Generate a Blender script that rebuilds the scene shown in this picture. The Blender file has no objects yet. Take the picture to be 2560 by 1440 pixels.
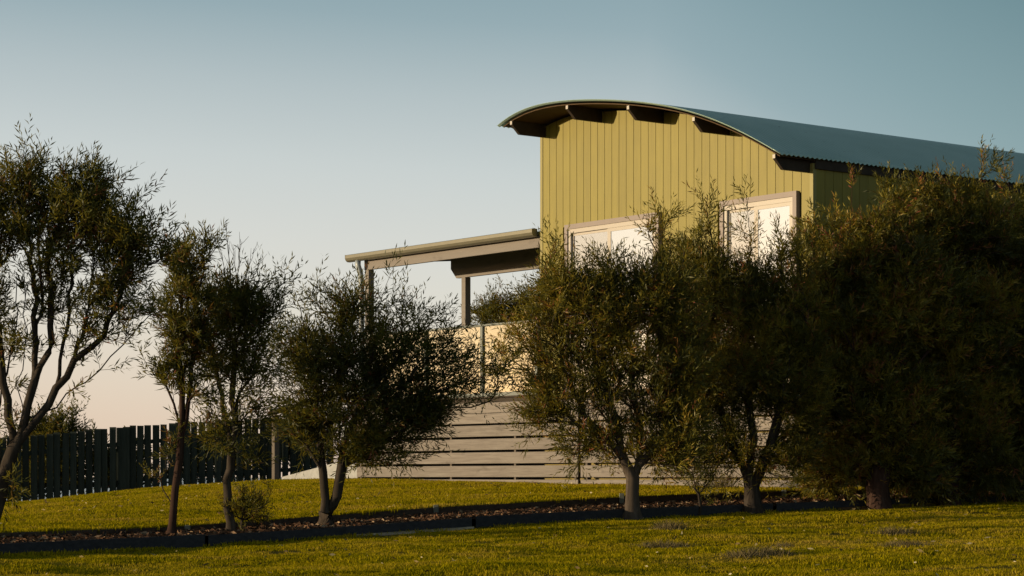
import bpy, math, random
import numpy as np
from mathutils import Vector, Matrix

random.seed(7)
RNG = np.random.default_rng(11)
R = math.radians
S = bpy.context.scene
COL = S.collection

# ------------------------------------------------------------------ camera
# world origin = the photographer's eye; +Y looks into the garden, z = height against the eye
F = 5559.0                       # focal length measured in photo pixels (2560 wide)
HORIZON = 1190.0                 # eye level row of the photo
cam_d = bpy.data.cameras.new('camera')
cam = bpy.data.objects.new('camera', cam_d)
COL.objects.link(cam)
cam.location = (0, 0, 0)
cam.rotation_euler = (R(90), 0, 0)
cam_d.sensor_width = 36
cam_d.lens = 36 * F / 2560
cam_d.shift_y = (HORIZON - 720) / 2560
cam_d.clip_start = 0.1
cam_d.clip_end = 20000
S.camera = cam

# ------------------------------------------------------------------ light
SUN_AZ = 100.0                   # degrees to the left of the viewing direction
SUN_EL = 5.0
S.view_settings.view_transform = 'Standard'
S.view_settings.look = 'None'
S.view_settings.exposure = 0.0
S.view_settings.gamma = 1.0
S.view_settings.use_curve_mapping = False

sun_dir = Vector((-math.sin(R(SUN_AZ)) * math.cos(R(SUN_EL)), math.cos(R(SUN_AZ)) * math.cos(R(SUN_EL)), math.sin(R(SUN_EL))))
sd = bpy.data.lights.new('sun', 'SUN')
sd.energy = 5.0
sd.color = (1.0, 0.76, 0.45)
sd.angle = R(0.6)
so = bpy.data.objects.new('sun', sd)
COL.objects.link(so)
so.rotation_euler = sun_dir.to_track_quat('Z', 'Y').to_euler()

W = bpy.data.worlds.new('World')
S.world = W
W.use_nodes = True
wn = W.node_tree
wn.nodes.clear()


def nd(nt, kind, **kw):
    n = nt.nodes.new(kind)
    for k, v in kw.items():
        setattr(n, k, v)
    return n


def mth(nt, op, a, b=None, clamp=False):
    n = nt.nodes.new('ShaderNodeMath')
    n.operation = op
    n.use_clamp = clamp
    for i, v in enumerate((a, b)):
        if v is None:
            continue
        if isinstance(v, (int, float)):
            n.inputs[i].default_value = v
        else:
            nt.links.new(v, n.inputs[i])
    return n.outputs[0]


def ramp(nt, fac, stops, interp='LINEAR'):
    n = nt.nodes.new('ShaderNodeValToRGB')
    cr = n.color_ramp
    cr.interpolation = interp
    while len(cr.elements) < len(stops):
        cr.elements.new(0.5)
    for e, (p, c) in zip(cr.elements, stops):
        e.position = p
        e.color = (c[0], c[1], c[2], 1)
    nt.links.new(fac, n.inputs[0])
    return n.outputs[0]


wo = nd(wn, 'ShaderNodeOutputWorld')
add = nd(wn, 'ShaderNodeAddShader')
wn.links.new(add.outputs[0], wo.inputs[0])
sky = nd(wn, 'ShaderNodeTexSky', sky_type='NISHITA', sun_disc=False, sun_elevation=R(SUN_EL + 1), sun_rotation=R(-SUN_AZ))
sky.ozone_density = 1.2
bgn = nd(wn, 'ShaderNodeBackground')
bgn.inputs[1].default_value = 0.05
wn.links.new(sky.outputs[0], bgn.inputs[0])
wn.links.new(bgn.outputs[0], add.inputs[0])
tc = nd(wn, 'ShaderNodeTexCoord')
sep = nd(wn, 'ShaderNodeSeparateXYZ')
wn.links.new(tc.outputs['Generated'], sep.inputs[0])
zz = mth(wn, 'ARCSINE', sep.outputs[2])
zdeg = mth(wn, 'MULTIPLY', zz, 180 / math.pi)
# cosine of the azimuth distance to the sun: clear evening air is paler towards it
cx = mth(wn, 'MULTIPLY', sep.outputs[0], -math.sin(R(SUN_AZ)))
cy = mth(wn, 'MULTIPLY', sep.outputs[1], math.cos(R(SUN_AZ)))
cc = mth(wn, 'ADD', cx, cy)
dx_ = mth(wn, 'SUBTRACT', -0.06, cc)
shift = mth(wn, 'ADD', mth(wn, 'MULTIPLY', dx_, 3.5), mth(wn, 'MULTIPLY', mth(wn, 'MAXIMUM', mth(wn, 'SUBTRACT', dx_, 0.17), 0.0), 30.0))
ee = mth(wn, 'ADD', zdeg, shift)
ee = mth(wn, 'DIVIDE', mth(wn, 'ADD', ee, 20.0), 120.0, True)


def ep(d):
    return (d + 20.0) / 120.0


skycol = ramp(wn, ee, [
    (ep(-20), (0.98, 0.66, 0.32)),
    (ep(-5), (0.80, 0.585, 0.38)),
    (ep(1.0), (0.645, 0.515, 0.43)),
    (ep(4.2), (0.62, 0.58, 0.535)),
    (ep(6.0), (0.575, 0.565, 0.55)),
    (ep(8.0), (0.50, 0.525, 0.53)),
    (ep(10.0), (0.375, 0.425, 0.445)),
    (ep(12.0), (0.228, 0.310, 0.345)),
    (ep(14.0), (0.17, 0.258, 0.29)),
    (ep(18.0), (0.085, 0.165, 0.19)),
    (ep(26.0), (0.084, 0.130, 0.138)),
    (ep(45.0), (0.066, 0.088, 0.092)),
    (ep(90.0), (0.040, 0.056, 0.062))])
bgg = nd(wn, 'ShaderNodeBackground')
bgg.inputs[1].default_value = 1.0
wn.links.new(skycol, bgg.inputs[0])
wn.links.new(bgg.outputs[0], add.inputs[1])


# ------------------------------------------------------------------ helpers
def P(px, py, Y):
    """world point seen at a photo pixel at a measured distance Y"""
    return Vector(((px - 1280) / F * Y, Y, (HORIZON - py) / F * Y))


class MB:
    def __init__(s):
        s.v, s.f = [], []

    def box(s, x0, x1, y0, y1, z0, z1):
        b = len(s.v)
        s.v += [(x0, y0, z0), (x1, y0, z0), (x1, y1, z0), (x0, y1, z0), (x0, y0, z1), (x1, y0, z1), (x1, y1, z1), (x0, y1, z1)]
        s.f += [(b, b + 3, b + 2, b + 1), (b + 4, b + 5, b + 6, b + 7), (b, b + 1, b + 5, b + 4), (b + 1, b + 2, b + 6, b + 5),
                (b + 2, b + 3, b + 7, b + 6), (b + 3, b, b + 4, b + 7)]
        return s

    def hexa(s, pts):
        """8 points: bottom loop then top loop"""
        b = len(s.v)
        s.v += [tuple(p) for p in pts]
        s.f += [(b, b + 3, b + 2, b + 1), (b + 4, b + 5, b + 6, b + 7), (b, b + 1, b + 5, b + 4), (b + 1, b + 2, b + 6, b + 5),
                (b + 2, b + 3, b + 7, b + 6), (b + 3, b, b + 4, b + 7)]
        return s

    def prism_x(s, poly, x0, x1):
        """poly in (y, z), extruded along x"""
        b = len(s.v)
        n = len(poly)
        s.v += [(x0, p[0], p[1]) for p in poly] + [(x1, p[0], p[1]) for p in poly]
        s.f += [tuple(b + i for i in range(n))[::-1], tuple(b + n + i for i in range(n))]
        for i in range(n):
            j = (i + 1) % n
            s.f.append((b + i, b + j, b + n + j, b + n + i))
        return s

    def prism_y(s, poly, y0, y1):
        """poly in (x, z), extruded along y"""
        b = len(s.v)
        n = len(poly)
        s.v += [(p[0], y0, p[1]) for p in poly] + [(p[0], y1, p[1]) for p in poly]
        s.f += [tuple(b + i for i in range(n)), tuple(b + n + i for i in range(n))[::-1]]
        for i in range(n):
            j = (i + 1) % n
            s.f.append((b + j, b + i, b + n + i, b + n + j))
        return s

    def tube(s, pts, rad, sides=8, caps=True):
        pts = [Vector(p) for p in pts]
        n = len(pts)
        if not hasattr(rad, '__len__'):
            rad = [rad] * n
        b = len(s.v)
        up = Vector((0.31, 0.17, 0.93)).normalized()
        for i, p in enumerate(pts):
            t = (pts[min(i + 1, n - 1)] - pts[max(i - 1, 0)]).normalized()
            a = t.cross(up)
            if a.length < 1e-3:
                a = t.cross(Vector((1, 0, 0)))
            a.normalize()
            c = t.cross(a)
            for k in range(sides):
                th = 2 * math.pi * k / sides
                s.v.append(tuple(p + (a * math.cos(th) + c * math.sin(th)) * rad[i]))
        for i in range(n - 1):
            for k in range(sides):
                k2 = (k + 1) % sides
                s.f.append((b + i * sides + k, b + i * sides + k2, b + (i + 1) * sides + k2, b + (i + 1) * sides + k))
        if caps:
            s.f.append(tuple(b + k for k in range(sides))[::-1])
            s.f.append(tuple(b + (n - 1) * sides + k for k in range(sides)))
        return s

    def mesh(s, name, mat, off=(0, 0, 0), smooth=False):
        me = bpy.data.meshes.new(name)
        me.from_pydata([(v[0] - off[0], v[1] - off[1], v[2] - off[2]) for v in s.v], [], s.f)
        if mat:
            me.materials.append(mat)
        if smooth:
            me.polygons.foreach_set('use_smooth', [True] * len(me.polygons))
        me.update()
        return me


def link(name, me, parent=None, loc=(0, 0, 0), rot=(0, 0, 0), scl=(1, 1, 1)):
    o = bpy.data.objects.new(name, me)
    COL.objects.link(o)
    o.location = loc
    o.rotation_euler = rot
    o.scale = scl
    if parent:
        o.parent = parent
    return o


def thing(name, label, cat, loc=(0, 0, 0), rotz=0, group=None):
    o = link(name, None, None, loc, (0, 0, rotz))
    o.empty_display_size = 0.2
    o['label'] = label
    o['category'] = cat
    if group:
        o['group'] = group
    return o


def bevel(o, w=0.004, seg=1):
    m = o.modifiers.new('bevel', 'BEVEL')
    m.width = w
    m.segments = seg
    m.limit_method = 'ANGLE'
    return o


# ------------------------------------------------------------------ materials
def newmat(name):
    m = bpy.data.materials.new(name)
    m.use_nodes = True
    nt = m.node_tree
    nt.nodes.clear()
    out = nd(nt, 'ShaderNodeOutputMaterial')
    return m, nt, out


def pbr(nt, out, rough=0.6, metal=0.0, spec=0.5):
    b = nd(nt, 'ShaderNodeBsdfPrincipled')
    b.inputs['Roughness'].default_value = rough
    b.inputs['Metallic'].default_value = metal
    b.inputs['Specular IOR Level'].default_value = spec
    nt.links.new(b.outputs[0], out.inputs[0])
    return b


def noise(nt, vec, scale, detail=3, rough=0.55, w=None):
    n = nd(nt, 'ShaderNodeTexNoise')
    n.inputs['Scale'].default_value = scale
    n.inputs['Detail'].default_value = detail
    n.inputs['Roughness'].default_value = rough
    if vec is not None:
        nt.links.new(vec, n.inputs['Vector'])
    return n.outputs[0]


def mapping(nt, src='Object', scale=(1, 1, 1), randomize=True):
    tc = nd(nt, 'ShaderNodeTexCoord')
    mp = nd(nt, 'ShaderNodeMapping')
    mp.inputs['Scale'].default_value = scale
    nt.links.new(tc.outputs[src], mp.inputs[0])
    if randomize:
        oi = nd(nt, 'ShaderNodeObjectInfo')
        cb = nd(nt, 'ShaderNodeCombineXYZ')
        r = mth(nt, 'MULTIPLY', oi.outputs['Random'], 37.0)
        for i in range(3):
            nt.links.new(r, cb.inputs[i])
        nt.links.new(cb.outputs[0], mp.inputs['Location'])
    return mp.outputs[0]


def bump(nt, h, b, strength=0.3, dist=0.01):
    bp = nd(nt, 'ShaderNodeBump')
    bp.inputs['Strength'].default_value = strength
    bp.inputs['Distance'].default_value = dist
    nt.links.new(h, bp.inputs['Height'])
    nt.links.new(bp.outputs[0], b.inputs['Normal'])


def mixc(nt, fac, a, b, typ='MIX'):
    m = nd(nt, 'ShaderNodeMix', data_type='RGBA', blend_type=typ)
    for sock, v in ((m.inputs[0], fac), (m.inputs[6], a), (m.inputs[7], b)):
        if isinstance(v, (int, float)):
            sock.default_value = v
        elif isinstance(v, tuple):
            sock.default_value = (v[0], v[1], v[2], 1)
        else:
            nt.links.new(v, sock)
    return m.outputs[2]


def objrand(nt, lo, hi):
    oi = nd(nt, 'ShaderNodeObjectInfo')
    return mth(nt, 'ADD', mth(nt, 'MULTIPLY', oi.outputs['Random'], hi - lo), lo)


def mat_paint(name, col, rough=0.55, var=0.12, streak=(14, 14, 1.2), spec=0.35, bumpy=0.12):
    m, nt, out = newmat(name)
    b = pbr(nt, out, rough, 0, spec)
    v = mapping(nt, 'Object', streak)
    n = noise(nt, v, 1.5, 4)
    v2 = mapping(nt, 'Object', (1, 1, 1))
    n2 = noise(nt, v2, 2.2, 3)
    f = mth(nt, 'ADD', mth(nt, 'MULTIPLY', n, 0.6), mth(nt, 'MULTIPLY', n2, 0.4))
    c = ramp(nt, f, [(0.3, tuple(x * (1 - var) for x in col)), (0.7, tuple(min(1, x * (1 + var)) for x in col))])
    k = objrand(nt, 1 - var * 0.4, 1 + var * 0.4)
    hs = nd(nt, 'ShaderNodeHueSaturation')
    nt.links.new(c, hs.inputs['Color'])
    nt.links.new(k, hs.inputs['Value'])
    nt.links.new(hs.outputs[0], b.inputs['Base Color'])
    vb = mapping(nt, 'Object', (60, 60, 3))
    bump(nt, noise(nt, vb, 1.0, 2), b, bumpy, 0.003)
    return m


def mat_timber(name, c1, c2, c3, axis='x', rough=0.8, spec=0.2, var=0.15):
    m, nt, out = newmat(name)
    b = pbr(nt, out, rough, 0, spec)
    sc = {'x': (1.3, 16, 22), 'z': (18, 18, 1.2), 'y': (18, 1.2, 18)}[axis]
    v = mapping(nt, 'Object', sc)
    n = noise(nt, v, 1.6, 6, 0.65)
    c = ramp(nt, n, [(0.25, c1), (0.5, c2), (0.75, c3)])
    # knots and stains
    v2 = mapping(nt, 'Object', {'x': (2.0, 5, 5), 'z': (5, 5, 2.0), 'y': (5, 2, 5)}[axis])
    kn = noise(nt, v2, 1.4, 3)
    kf = ramp(nt, kn, [(0.62, (0, 0, 0)), (0.75, (1, 1, 1))])
    c = mixc(nt, mth(nt, 'MULTIPLY', kf, 0.45), c, tuple(x * 0.55 for x in c1))
    k = objrand(nt, 1 - var, 1 + var)
    hs = nd(nt, 'ShaderNodeHueSaturation')
    nt.links.new(c, hs.inputs['Color'])
    nt.links.new(k, hs.inputs['Value'])
    nt.links.new(hs.outputs[0], b.inputs['Base Color'])
    bump(nt, n, b, 0.35, 0.004)
    return m


def mat_plain(name, col, rough=0.5, metal=0.0, spec=0.5, var=0.08, scale=8):
    m, nt, out = newmat(name)
    b = pbr(nt, out, rough, metal, spec)
    v = mapping(nt, 'Object', (1, 1, 1))
    n = noise(nt, v, scale, 4)
    c = ramp(nt, n, [(0.3, tuple(x * (1 - var) for x in col)), (0.7, tuple(min(1, x * (1 + var)) for x in col))])
    nt.links.new(c, b.inputs['Base Color'])
    bump(nt, n, b, 0.08, 0.004)
    return m


M_YELLOW = mat_paint('cladding_paint', (0.2140, 0.1818, 0.0244), 0.5, 0.13)
M_YTRIM = mat_paint('cladding_trim_paint', (0.2551, 0.2247, 0.0716), 0.5, 0.06)
M_BACK = mat_plain('wall_backing', (0.20, 0.16, 0.05), 0.8)
M_FRAME = mat_plain('window_surround_paint', (0.2301, 0.1918, 0.1854), 0.5, 0, 0.4, 0.05)
M_SASH = mat_plain('sash_paint', (0.4216, 0.3876, 0.3536), 0.35, 0, 0.5, 0.03)
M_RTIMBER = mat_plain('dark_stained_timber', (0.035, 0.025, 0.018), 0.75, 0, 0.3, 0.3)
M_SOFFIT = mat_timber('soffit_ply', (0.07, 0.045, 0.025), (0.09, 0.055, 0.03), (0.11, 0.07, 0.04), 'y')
M_PLANK = mat_timber('weathered_plank', (0.1561, 0.1377, 0.1266), (0.2249, 0.2020, 0.1881), (0.2846, 0.2616, 0.2433), 'x', var=0.12)
M_STUD = mat_timber('stud_timber', (0.0816, 0.0680, 0.0578), (0.1156, 0.0986, 0.0850), (0.1496, 0.1292, 0.1122), 'z')
M_BEAM = mat_timber('painted_beam', (0.2045, 0.1854, 0.1758), (0.2301, 0.2109, 0.2013), (0.2557, 0.2365, 0.2237), 'x', var=0.03)
M_GUTTER = mat_plain('gutter_metal', (0.1726, 0.1630, 0.1214), 0.35, 0.25, 0.5, 0.06)
M_PIPE = mat_plain('pipe_paint', (0.3740, 0.4216, 0.4624), 0.4, 0, 0.5, 0.08)
M_RAIL = mat_plain('balustrade_metal', (0.13, 0.15, 0.145), 0.55, 0.0, 0.5, 0.08)
M_FENCE = mat_timber('fence_green', (0.0147, 0.0208, 0.0183), (0.0252, 0.0344, 0.0306), (0.0378, 0.0500, 0.0449), 'z', 0.85, 0.15, 0.3)
M_EDGE_F = mat_timber('sleeper_dark', (0.0238, 0.0255, 0.0306), (0.0357, 0.0382, 0.0459), (0.0527, 0.0544, 0.0612), 'x', 0.9, 0.1)
M_EDGE_R = mat_timber('sleeper_brown', (0.0425, 0.0306, 0.0238), (0.0680, 0.0493, 0.0391), (0.0935, 0.0723, 0.0578), 'x', 0.9, 0.1)
M_CONC = mat_plain('concrete', (0.3590, 0.3699, 0.3808), 0.85, 0, 0.2, 0.12, 14)
M_CURT = mat_plain('curtain_cloth', (0.62, 0.57, 0.50), 0.9, 0, 0.1, 0.05)
M_STAKE = mat_plain('stake_timber', (0.1360, 0.1496, 0.1292), 0.85, 0, 0.2, 0.2, 20)


def mat_roof():
    m, nt, out = newmat('roof_steel')
    b = pbr(nt, out, 0.36, 0.45, 0.5)
    v = mapping(nt, 'Object', (1, 1, 1))
    n = noise(nt, v, 1.3, 5)
    c = ramp(nt, n, [(0.3, (0.38, 0.54, 0.50)), (0.7, (0.45, 0.61, 0.57))])
    sp = noise(nt, v, 26, 2)
    sf = ramp(nt, sp, [(0.70, (0, 0, 0)), (0.76, (1, 1, 1))])
    c = mixc(nt, mth(nt, 'MULTIPLY', sf, 0.7), c, (0.14, 0.19, 0.18))
    nt.links.new(c, b.inputs['Base Color'])
    return m


M_ROOF = mat_roof()


def mat_glass(name, fac, tint=(0.92, 0.90, 0.86), bmp=0.05):
    m, nt, out = newmat(name)
    g = nd(nt, 'ShaderNodeBsdfGlossy')
    g.inputs['Roughness'].default_value = 0.04
    g.inputs['Color'].default_value = (*tint, 1)
    v = mapping(nt, 'Object', (1, 1, 1))
    bp = nd(nt, 'ShaderNodeBump')
    bp.inputs['Strength'].default_value = bmp
    bp.inputs['Distance'].default_value = 0.01
    nt.links.new(noise(nt, v, 1.2, 1), bp.inputs['Height'])
    nt.links.new(bp.outputs[0], g.inputs['Normal'])
    t = nd(nt, 'ShaderNodeBsdfTransparent')
    t.inputs['Color'].default_value = (0.9, 0.92, 0.9, 1)
    mx = nd(nt, 'ShaderNodeMixShader')
    mx.inputs[0].default_value = fac
    nt.links.new(t.outputs[0], mx.inputs[1])
    nt.links.new(g.outputs[0], mx.inputs[2])
    nt.links.new(mx.outputs[0], out.inputs[0])
    return m


M_GLASS = mat_glass('mirror_coated_glass', 0.90, (0.92, 0.94, 0.97), 0.0)
M_GLASS2 = mat_glass('screened_glass', 0.72, (0.90, 0.87, 0.84), 0.0)
M_GLASSB = mat_glass('balustrade_glass', 0.72, (1.0, 0.90, 0.70))  # warm tint paints the golden sky glow into the reflection


def mat_leaf(name, stops, trans=0.35, tcol=(0.25, 0.22, 0.03)):
    m, nt, out = newmat(name)
    at = nd(nt, 'ShaderNodeAttribute', attribute_name='tone')
    c = ramp(nt, at.outputs['Fac'], stops)
    d = nd(nt, 'ShaderNodeBsdfDiffuse')
    nt.links.new(c, d.inputs[0])
    t = nd(nt, 'ShaderNodeBsdfTranslucent')
    tc2 = mixc(nt, 0.5, c, tcol)
    nt.links.new(tc2, t.inputs[0])
    mx = nd(nt, 'ShaderNodeMixShader')
    mx.inputs[0].default_value = trans
    nt.links.new(d.outputs[0], mx.inputs[1])
    nt.links.new(t.outputs[0], mx.inputs[2])
    g = nd(nt, 'ShaderNodeBsdfGlossy')
    g.inputs['Roughness'].default_value = 0.5
    g.inputs['Color'].default_value = (0.7, 0.7, 0.7, 1)
    m2 = nd(nt, 'ShaderNodeMixShader')
    m2.inputs[0].default_value = 0.03
    nt.links.new(mx.outputs[0], m2.inputs[1])
    nt.links.new(g.outputs[0], m2.inputs[2])
    nt.links.new(m2.outputs[0], out.inputs[0])
    return m


M_LEAF = mat_leaf('willow_leaf', [(0.0, (0.028, 0.038, 0.010)), (0.40, (0.068, 0.084, 0.015)), (0.72, (0.160, 0.150, 0.022)),
                                  (0.88, (0.180, 0.120, 0.026)), (1.0, (0.170, 0.042, 0.025))], 0.42, (0.28, 0.22, 0.02))
M_LEAF2 = mat_leaf('hedge_leaf', [(0.0, (0.030, 0.038, 0.010)), (0.40, (0.100, 0.104, 0.015)), (0.72, (0.290, 0.235, 0.026)),
                                  (0.88, (0.300, 0.170, 0.034)), (1.0, (0.220, 0.062, 0.036))], 0.34, (0.34, 0.25, 0.02))
M_BARK = mat_timber('bark', (0.0230, 0.0184, 0.0149), (0.0437, 0.0356, 0.0299), (0.0862, 0.0713, 0.0598), 'z', 0.95, 0.1, 0.1)
M_BARK_PALE = mat_timber('bark_pale', (0.035, 0.028, 0.022), (0.070, 0.056, 0.046), (0.13, 0.105, 0.088), 'z', 0.95, 0.1, 0.1)
M_BARK_RED = mat_timber('bark_red', (0.025, 0.013, 0.010), (0.048, 0.028, 0.022), (0.08, 0.052, 0.042), 'z', 0.95, 0.1, 0.1)

# ------------------------------------------------------------------ terrain
# measured lines: front edging (foot), rear edging (top, foot) and the foot of the walls and fence at the back
FE = [(-400, 17.0, 1414, 1387), (0, 18.0, 1391, 1361), (430, 19.2, 1372, 1342), (800, 20.3, 1348, 1320), (1180, 21.5, 1322, 1292),
      (1560, 22.7, 1300, 1273), (1950, 24.0, 1281, 1258), (2250, 24.9, 1266, 1247), (2700, 26.2, 1249, 1233)]
RE = [(-400, 18.2, 1352, 1368), (0, 19.2, 1333, 1348), (430, 20.4, 1318, 1334), (800, 21.5, 1291, 1310), (1100, 22.5, 1268, 1288),
      (1560, 23.8, 1243, 1262), (1950, 25.0, 1229, 1246), (2250, 26.0, 1222, 1236), (2700, 27.4, 1215, 1224)]
BK = [(-300, 35.5, 1300), (0, 36.0, 1274), (75, 36.1, 1266), (281, 36.4, 1235), (431, 36.6, 1217), (690, 35.8, 1201), (905, 33.5, 1198),
      (1450, 29.4, 1212), (2005, 26.2, 1220), (2500, 28.0, 1218), (2900, 30.0, 1215)]


def tab(rows, col):
    X = np.array([(r[0] - 1280) / F * r[1] for r in rows])
    Yv = np.array([r[1] for r in rows])
    if col == 'Y':
        return X, Yv
    return X, np.array([(HORIZON - r[col]) / F * r[1] for r in rows])


def smoothstep(a, b, x):
    t = np.clip((x - a) / (b - a), 0, 1)
    return t * t * (3 - 2 * t)


FX, FY = tab(FE, 'Y')
_, FZ = tab(FE, 2)
_, FT = tab(FE, 3)
RX, RY = tab(RE, 'Y')
_, RT = tab(RE, 2)
_, RB = tab(RE, 3)
BX, BY = tab(BK, 'Y')
_, BZ = tab(BK, 2)


def undul(X, Y):
    return (0.014 * np.sin(X * 1.7 + Y * 0.9) + 0.012 * np.sin(X * 0.8 - Y * 2.3 + 1.0) + 0.008 * np.sin(X * 4.1 + Y * 3.3)
            + 0.006 * np.sin(X * 7.3 - Y * 2.1 + 2.0) * np.sin(X * 2.9 + Y * 5.1))


def ground_z(X, Y, bed=True):
    X = np.asarray(X, float)
    Y = np.asarray(Y, float)
    yf, zf = np.interp(X, FX, FY), np.interp(X, FX, FZ)
    yr, zt = np.interp(X, RX, RY), np.interp(X, RX, RT)
    yb, zb = np.interp(X, BX, BY), np.interp(X, BX, BZ)
    ft, rb = np.interp(X, FX, FT), np.interp(X, RX, RB)
    d = np.maximum(yf - Y, 0)
    front = zf - 0.030 * d + undul(X, Y) * smoothstep(0, 1.5, d)
    front = np.maximum(front, -1.30)
    t = np.clip((Y - yr) / np.maximum(yb - yr, 0.1), 0, 1)
    rear = zt + (zb - zt) * (1 - (1 - t) ** 1.25) + undul(X, Y) * 0.8 * np.sin(t * math.pi)
    beyond = np.maximum(Y - np.where(X < -3.0, yb + 1.2, np.maximum(yb + 1.2, 44)), 0)
    rear = rear - 0.22 * beyond
    rear = np.maximum(rear, -16)
    s = np.clip((Y - yf) / (yr - yf), 0, 1)
    bedz = (ft - 0.022) + (rb - ft + 0.030) * s
    z = np.where(Y <= yf + 0.02, front, rear)
    inb = (Y > yf + 0.02) & (Y < yr + 0.02)
    if bed:
        z = np.where(inb, bedz - 0.07, z)
    else:
        z = np.where(inb, bedz, z)
    return z


def gz(x, y):
    return float(ground_z(x, y, False))


def grid_mesh(name, xs, ys, zf, mat):
    X, Y = np.meshgrid(xs, ys)
    Z = zf(X, Y)
    co = np.stack([X, Y, Z], -1).reshape(-1, 3)
    nx, ny = len(xs), len(ys)
    i = np.arange(nx - 1)[None, :] + nx * np.arange(ny - 1)[:, None]
    q = np.stack([i, i + 1, i + nx + 1, i + nx], -1).reshape(-1, 4)
    return np_mesh(name, co, q, mat, True)


def np_mesh(name, co, quads, mat, smooth=False):
    me = bpy.data.meshes.new(name)
    n = len(quads)
    me.vertices.add(len(co))
    me.vertices.foreach_set('co', np.ascontiguousarray(co, dtype=np.float32).ravel())
    me.loops.add(n * 4)
    me.loops.foreach_set('vertex_index', np.ascontiguousarray(quads, dtype=np.int32).ravel())
    me.polygons.add(n)
    me.polygons.foreach_set('loop_start', np.arange(0, n * 4, 4, dtype=np.int32))
    if smooth:
        me.polygons.foreach_set('use_smooth', np.ones(n, dtype=bool))
    me.update(calc_edges=True)
    if mat:
        me.materials.append(mat)
    return me


def mat_lawn():
    m, nt, out = newmat('lawn_soil_and_thatch')
    b = pbr(nt, out, 0.95, 0, 0.05)
    v = mapping(nt, 'Object', (1, 1, 1), False)
    n1 = noise(nt, v, 0.9, 5, 0.6)
    n2 = noise(nt, v, 9.0, 4, 0.7)
    c = ramp(nt, mth(nt, 'ADD', mth(nt, 'MULTIPLY', n1, 0.6), mth(nt, 'MULTIPLY', n2, 0.4)),
             [(0.35, (0.050, 0.040, 0.008)), (0.5, (0.090, 0.075, 0.008)), (0.65, (0.13, 0.105, 0.012))])
    nt.links.new(c, b.inputs['Base Color'])
    bump(nt, n2, b, 0.6, 0.03)
    return m


xs = np.concatenate([-np.geomspace(300, 11.2, 14), np.arange(-11, 8.01, 0.1), np.geomspace(8.3, 300, 14)])
ys = np.concatenate([-np.geomspace(300, 1, 10), np.linspace(0, 9.5, 12), np.arange(10, 40.01, 0.1), np.geomspace(40.5, 110, 24)])
lawn = link('lawn', grid_mesh('lawn', xs, ys, lambda X, Y: ground_z(X, Y), mat_lawn()))
lawn['kind'] = 'structure'
lawn['label'] = 'mown lawn sloping gently up towards the yellow house'

# mulch bed
m_mulch, nt, out = newmat('bark_mulch')
b = pbr(nt, out, 0.95, 0, 0.1)
v = mapping(nt, 'Object', (1, 1, 1), False)
n2 = noise(nt, v, 30, 4, 0.7)
nt.links.new(ramp(nt, n2, [(0.3, (0.018, 0.012, 0.009)), (0.55, (0.05, 0.032, 0.022)), (0.75, (0.10, 0.06, 0.04))]), b.inputs['Base Color'])
bump(nt, n2, b, 0.8, 0.03)
nb = 400
bx = np.linspace(-6.5, 7.0, nb)
by0, by1 = np.interp(bx, FX, FY) + 0.03, np.interp(bx, RX, RY) - 0.03
T = np.linspace(0, 1, 22)
Xb = np.repeat(bx[None, :], 22, 0)
Yb_ = by0[None, :] + (by1 - by0)[None, :] * T[:, None]
Zb = ground_z(Xb, Yb_, False) + RNG.normal(0, 0.006, Xb.shape) + 0.012 * np.sin(Xb * 5 + Yb_ * 3)
i = np.arange(nb - 1)[None, :] + nb * np.arange(21)[:, None]
q = np.stack([i, i + 1, i + nb + 1, i + nb], -1).reshape(-1, 4)
mb = link('mulch_bed', np_mesh('mulch_bed', np.stack([Xb, Yb_, Zb], -1).reshape(-1, 3), q, m_mulch, True))
mb['kind'] = 'structure'
mb['label'] = 'long bark mulch bed between two timber edgings'

# sea far below and beyond the fence
m_sea, nt, out = newmat('sea_water')
b = pbr(nt, out, 0.25, 0, 0.5)
b.inputs['Base Color'].default_value = (0.10, 0.16, 0.18, 1)
v = mapping(nt, 'Object', (1, 1, 1), False)
bump(nt, noise(nt, v, 0.15, 5), b, 0.4, 0.5)
sea = link('sea', MB().box(-9000, 9000, 100, 15000, -14.5, -14).mesh('sea', m_sea))
sea['kind'] = 'structure'
sea['label'] = 'calm sea beyond the garden'

# bare soil strips at the foot of the front edging
def soil_strip(px0, px1, w, col, name, lab):
    m = mat_plain(name + '_soil', col, 0.95, 0, 0.05, 0.3, 25)
    n = 60
    x = np.interp(np.linspace(px0, px1, n), [r[0] for r in FE], FX)
    y1 = np.interp(x, FX, FY) - 0.005
    k = np.linspace(0, 1, n)
    ww = w * (0.55 + 0.45 * np.sin(k * 23 + 1) * np.sin(k * 9)) * np.sin(np.clip(k * math.pi, 0.05, 3.09)) ** 0.3
    X = np.stack([x, x, x])
    Y = np.stack([y1 - ww, y1 - ww * 0.5, y1])
    Z = ground_z(X, Y) + np.array([[0.004], [0.016], [0.022]])
    i = np.arange(n - 1)[None, :] + n * np.arange(2)[:, None]
    q = np.stack([i, i + 1, i + n + 1, i + n], -1).reshape(-1, 4)
    o = link('soil_strip', np_mesh('soil_strip', np.stack([X, Y, Z], -1).reshape(-1, 3), q, m, True))
    o['kind'] = 'structure'
    o['label'] = lab
    return x[0], x[-1], w


SOIL = [soil_strip(880, 1185, 0.28, (0.46, 0.37, 0.26), 'pale', 'strip of pale sandy soil at the foot of the front edging'),
        soil_strip(2090, 2340, 0.40, (0.20, 0.125, 0.06), 'brown', 'strip of brown soil where lawn meets hedge')]

# ------------------------------------------------------------------ house
HROT = math.atan2(-0.792, 0.610)
ZB = -0.15                                  # foot of the house
CORNER = (3.52, 26.0, ZB)                   # near right corner; local -x runs along the front to the left, +y into the house


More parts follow.
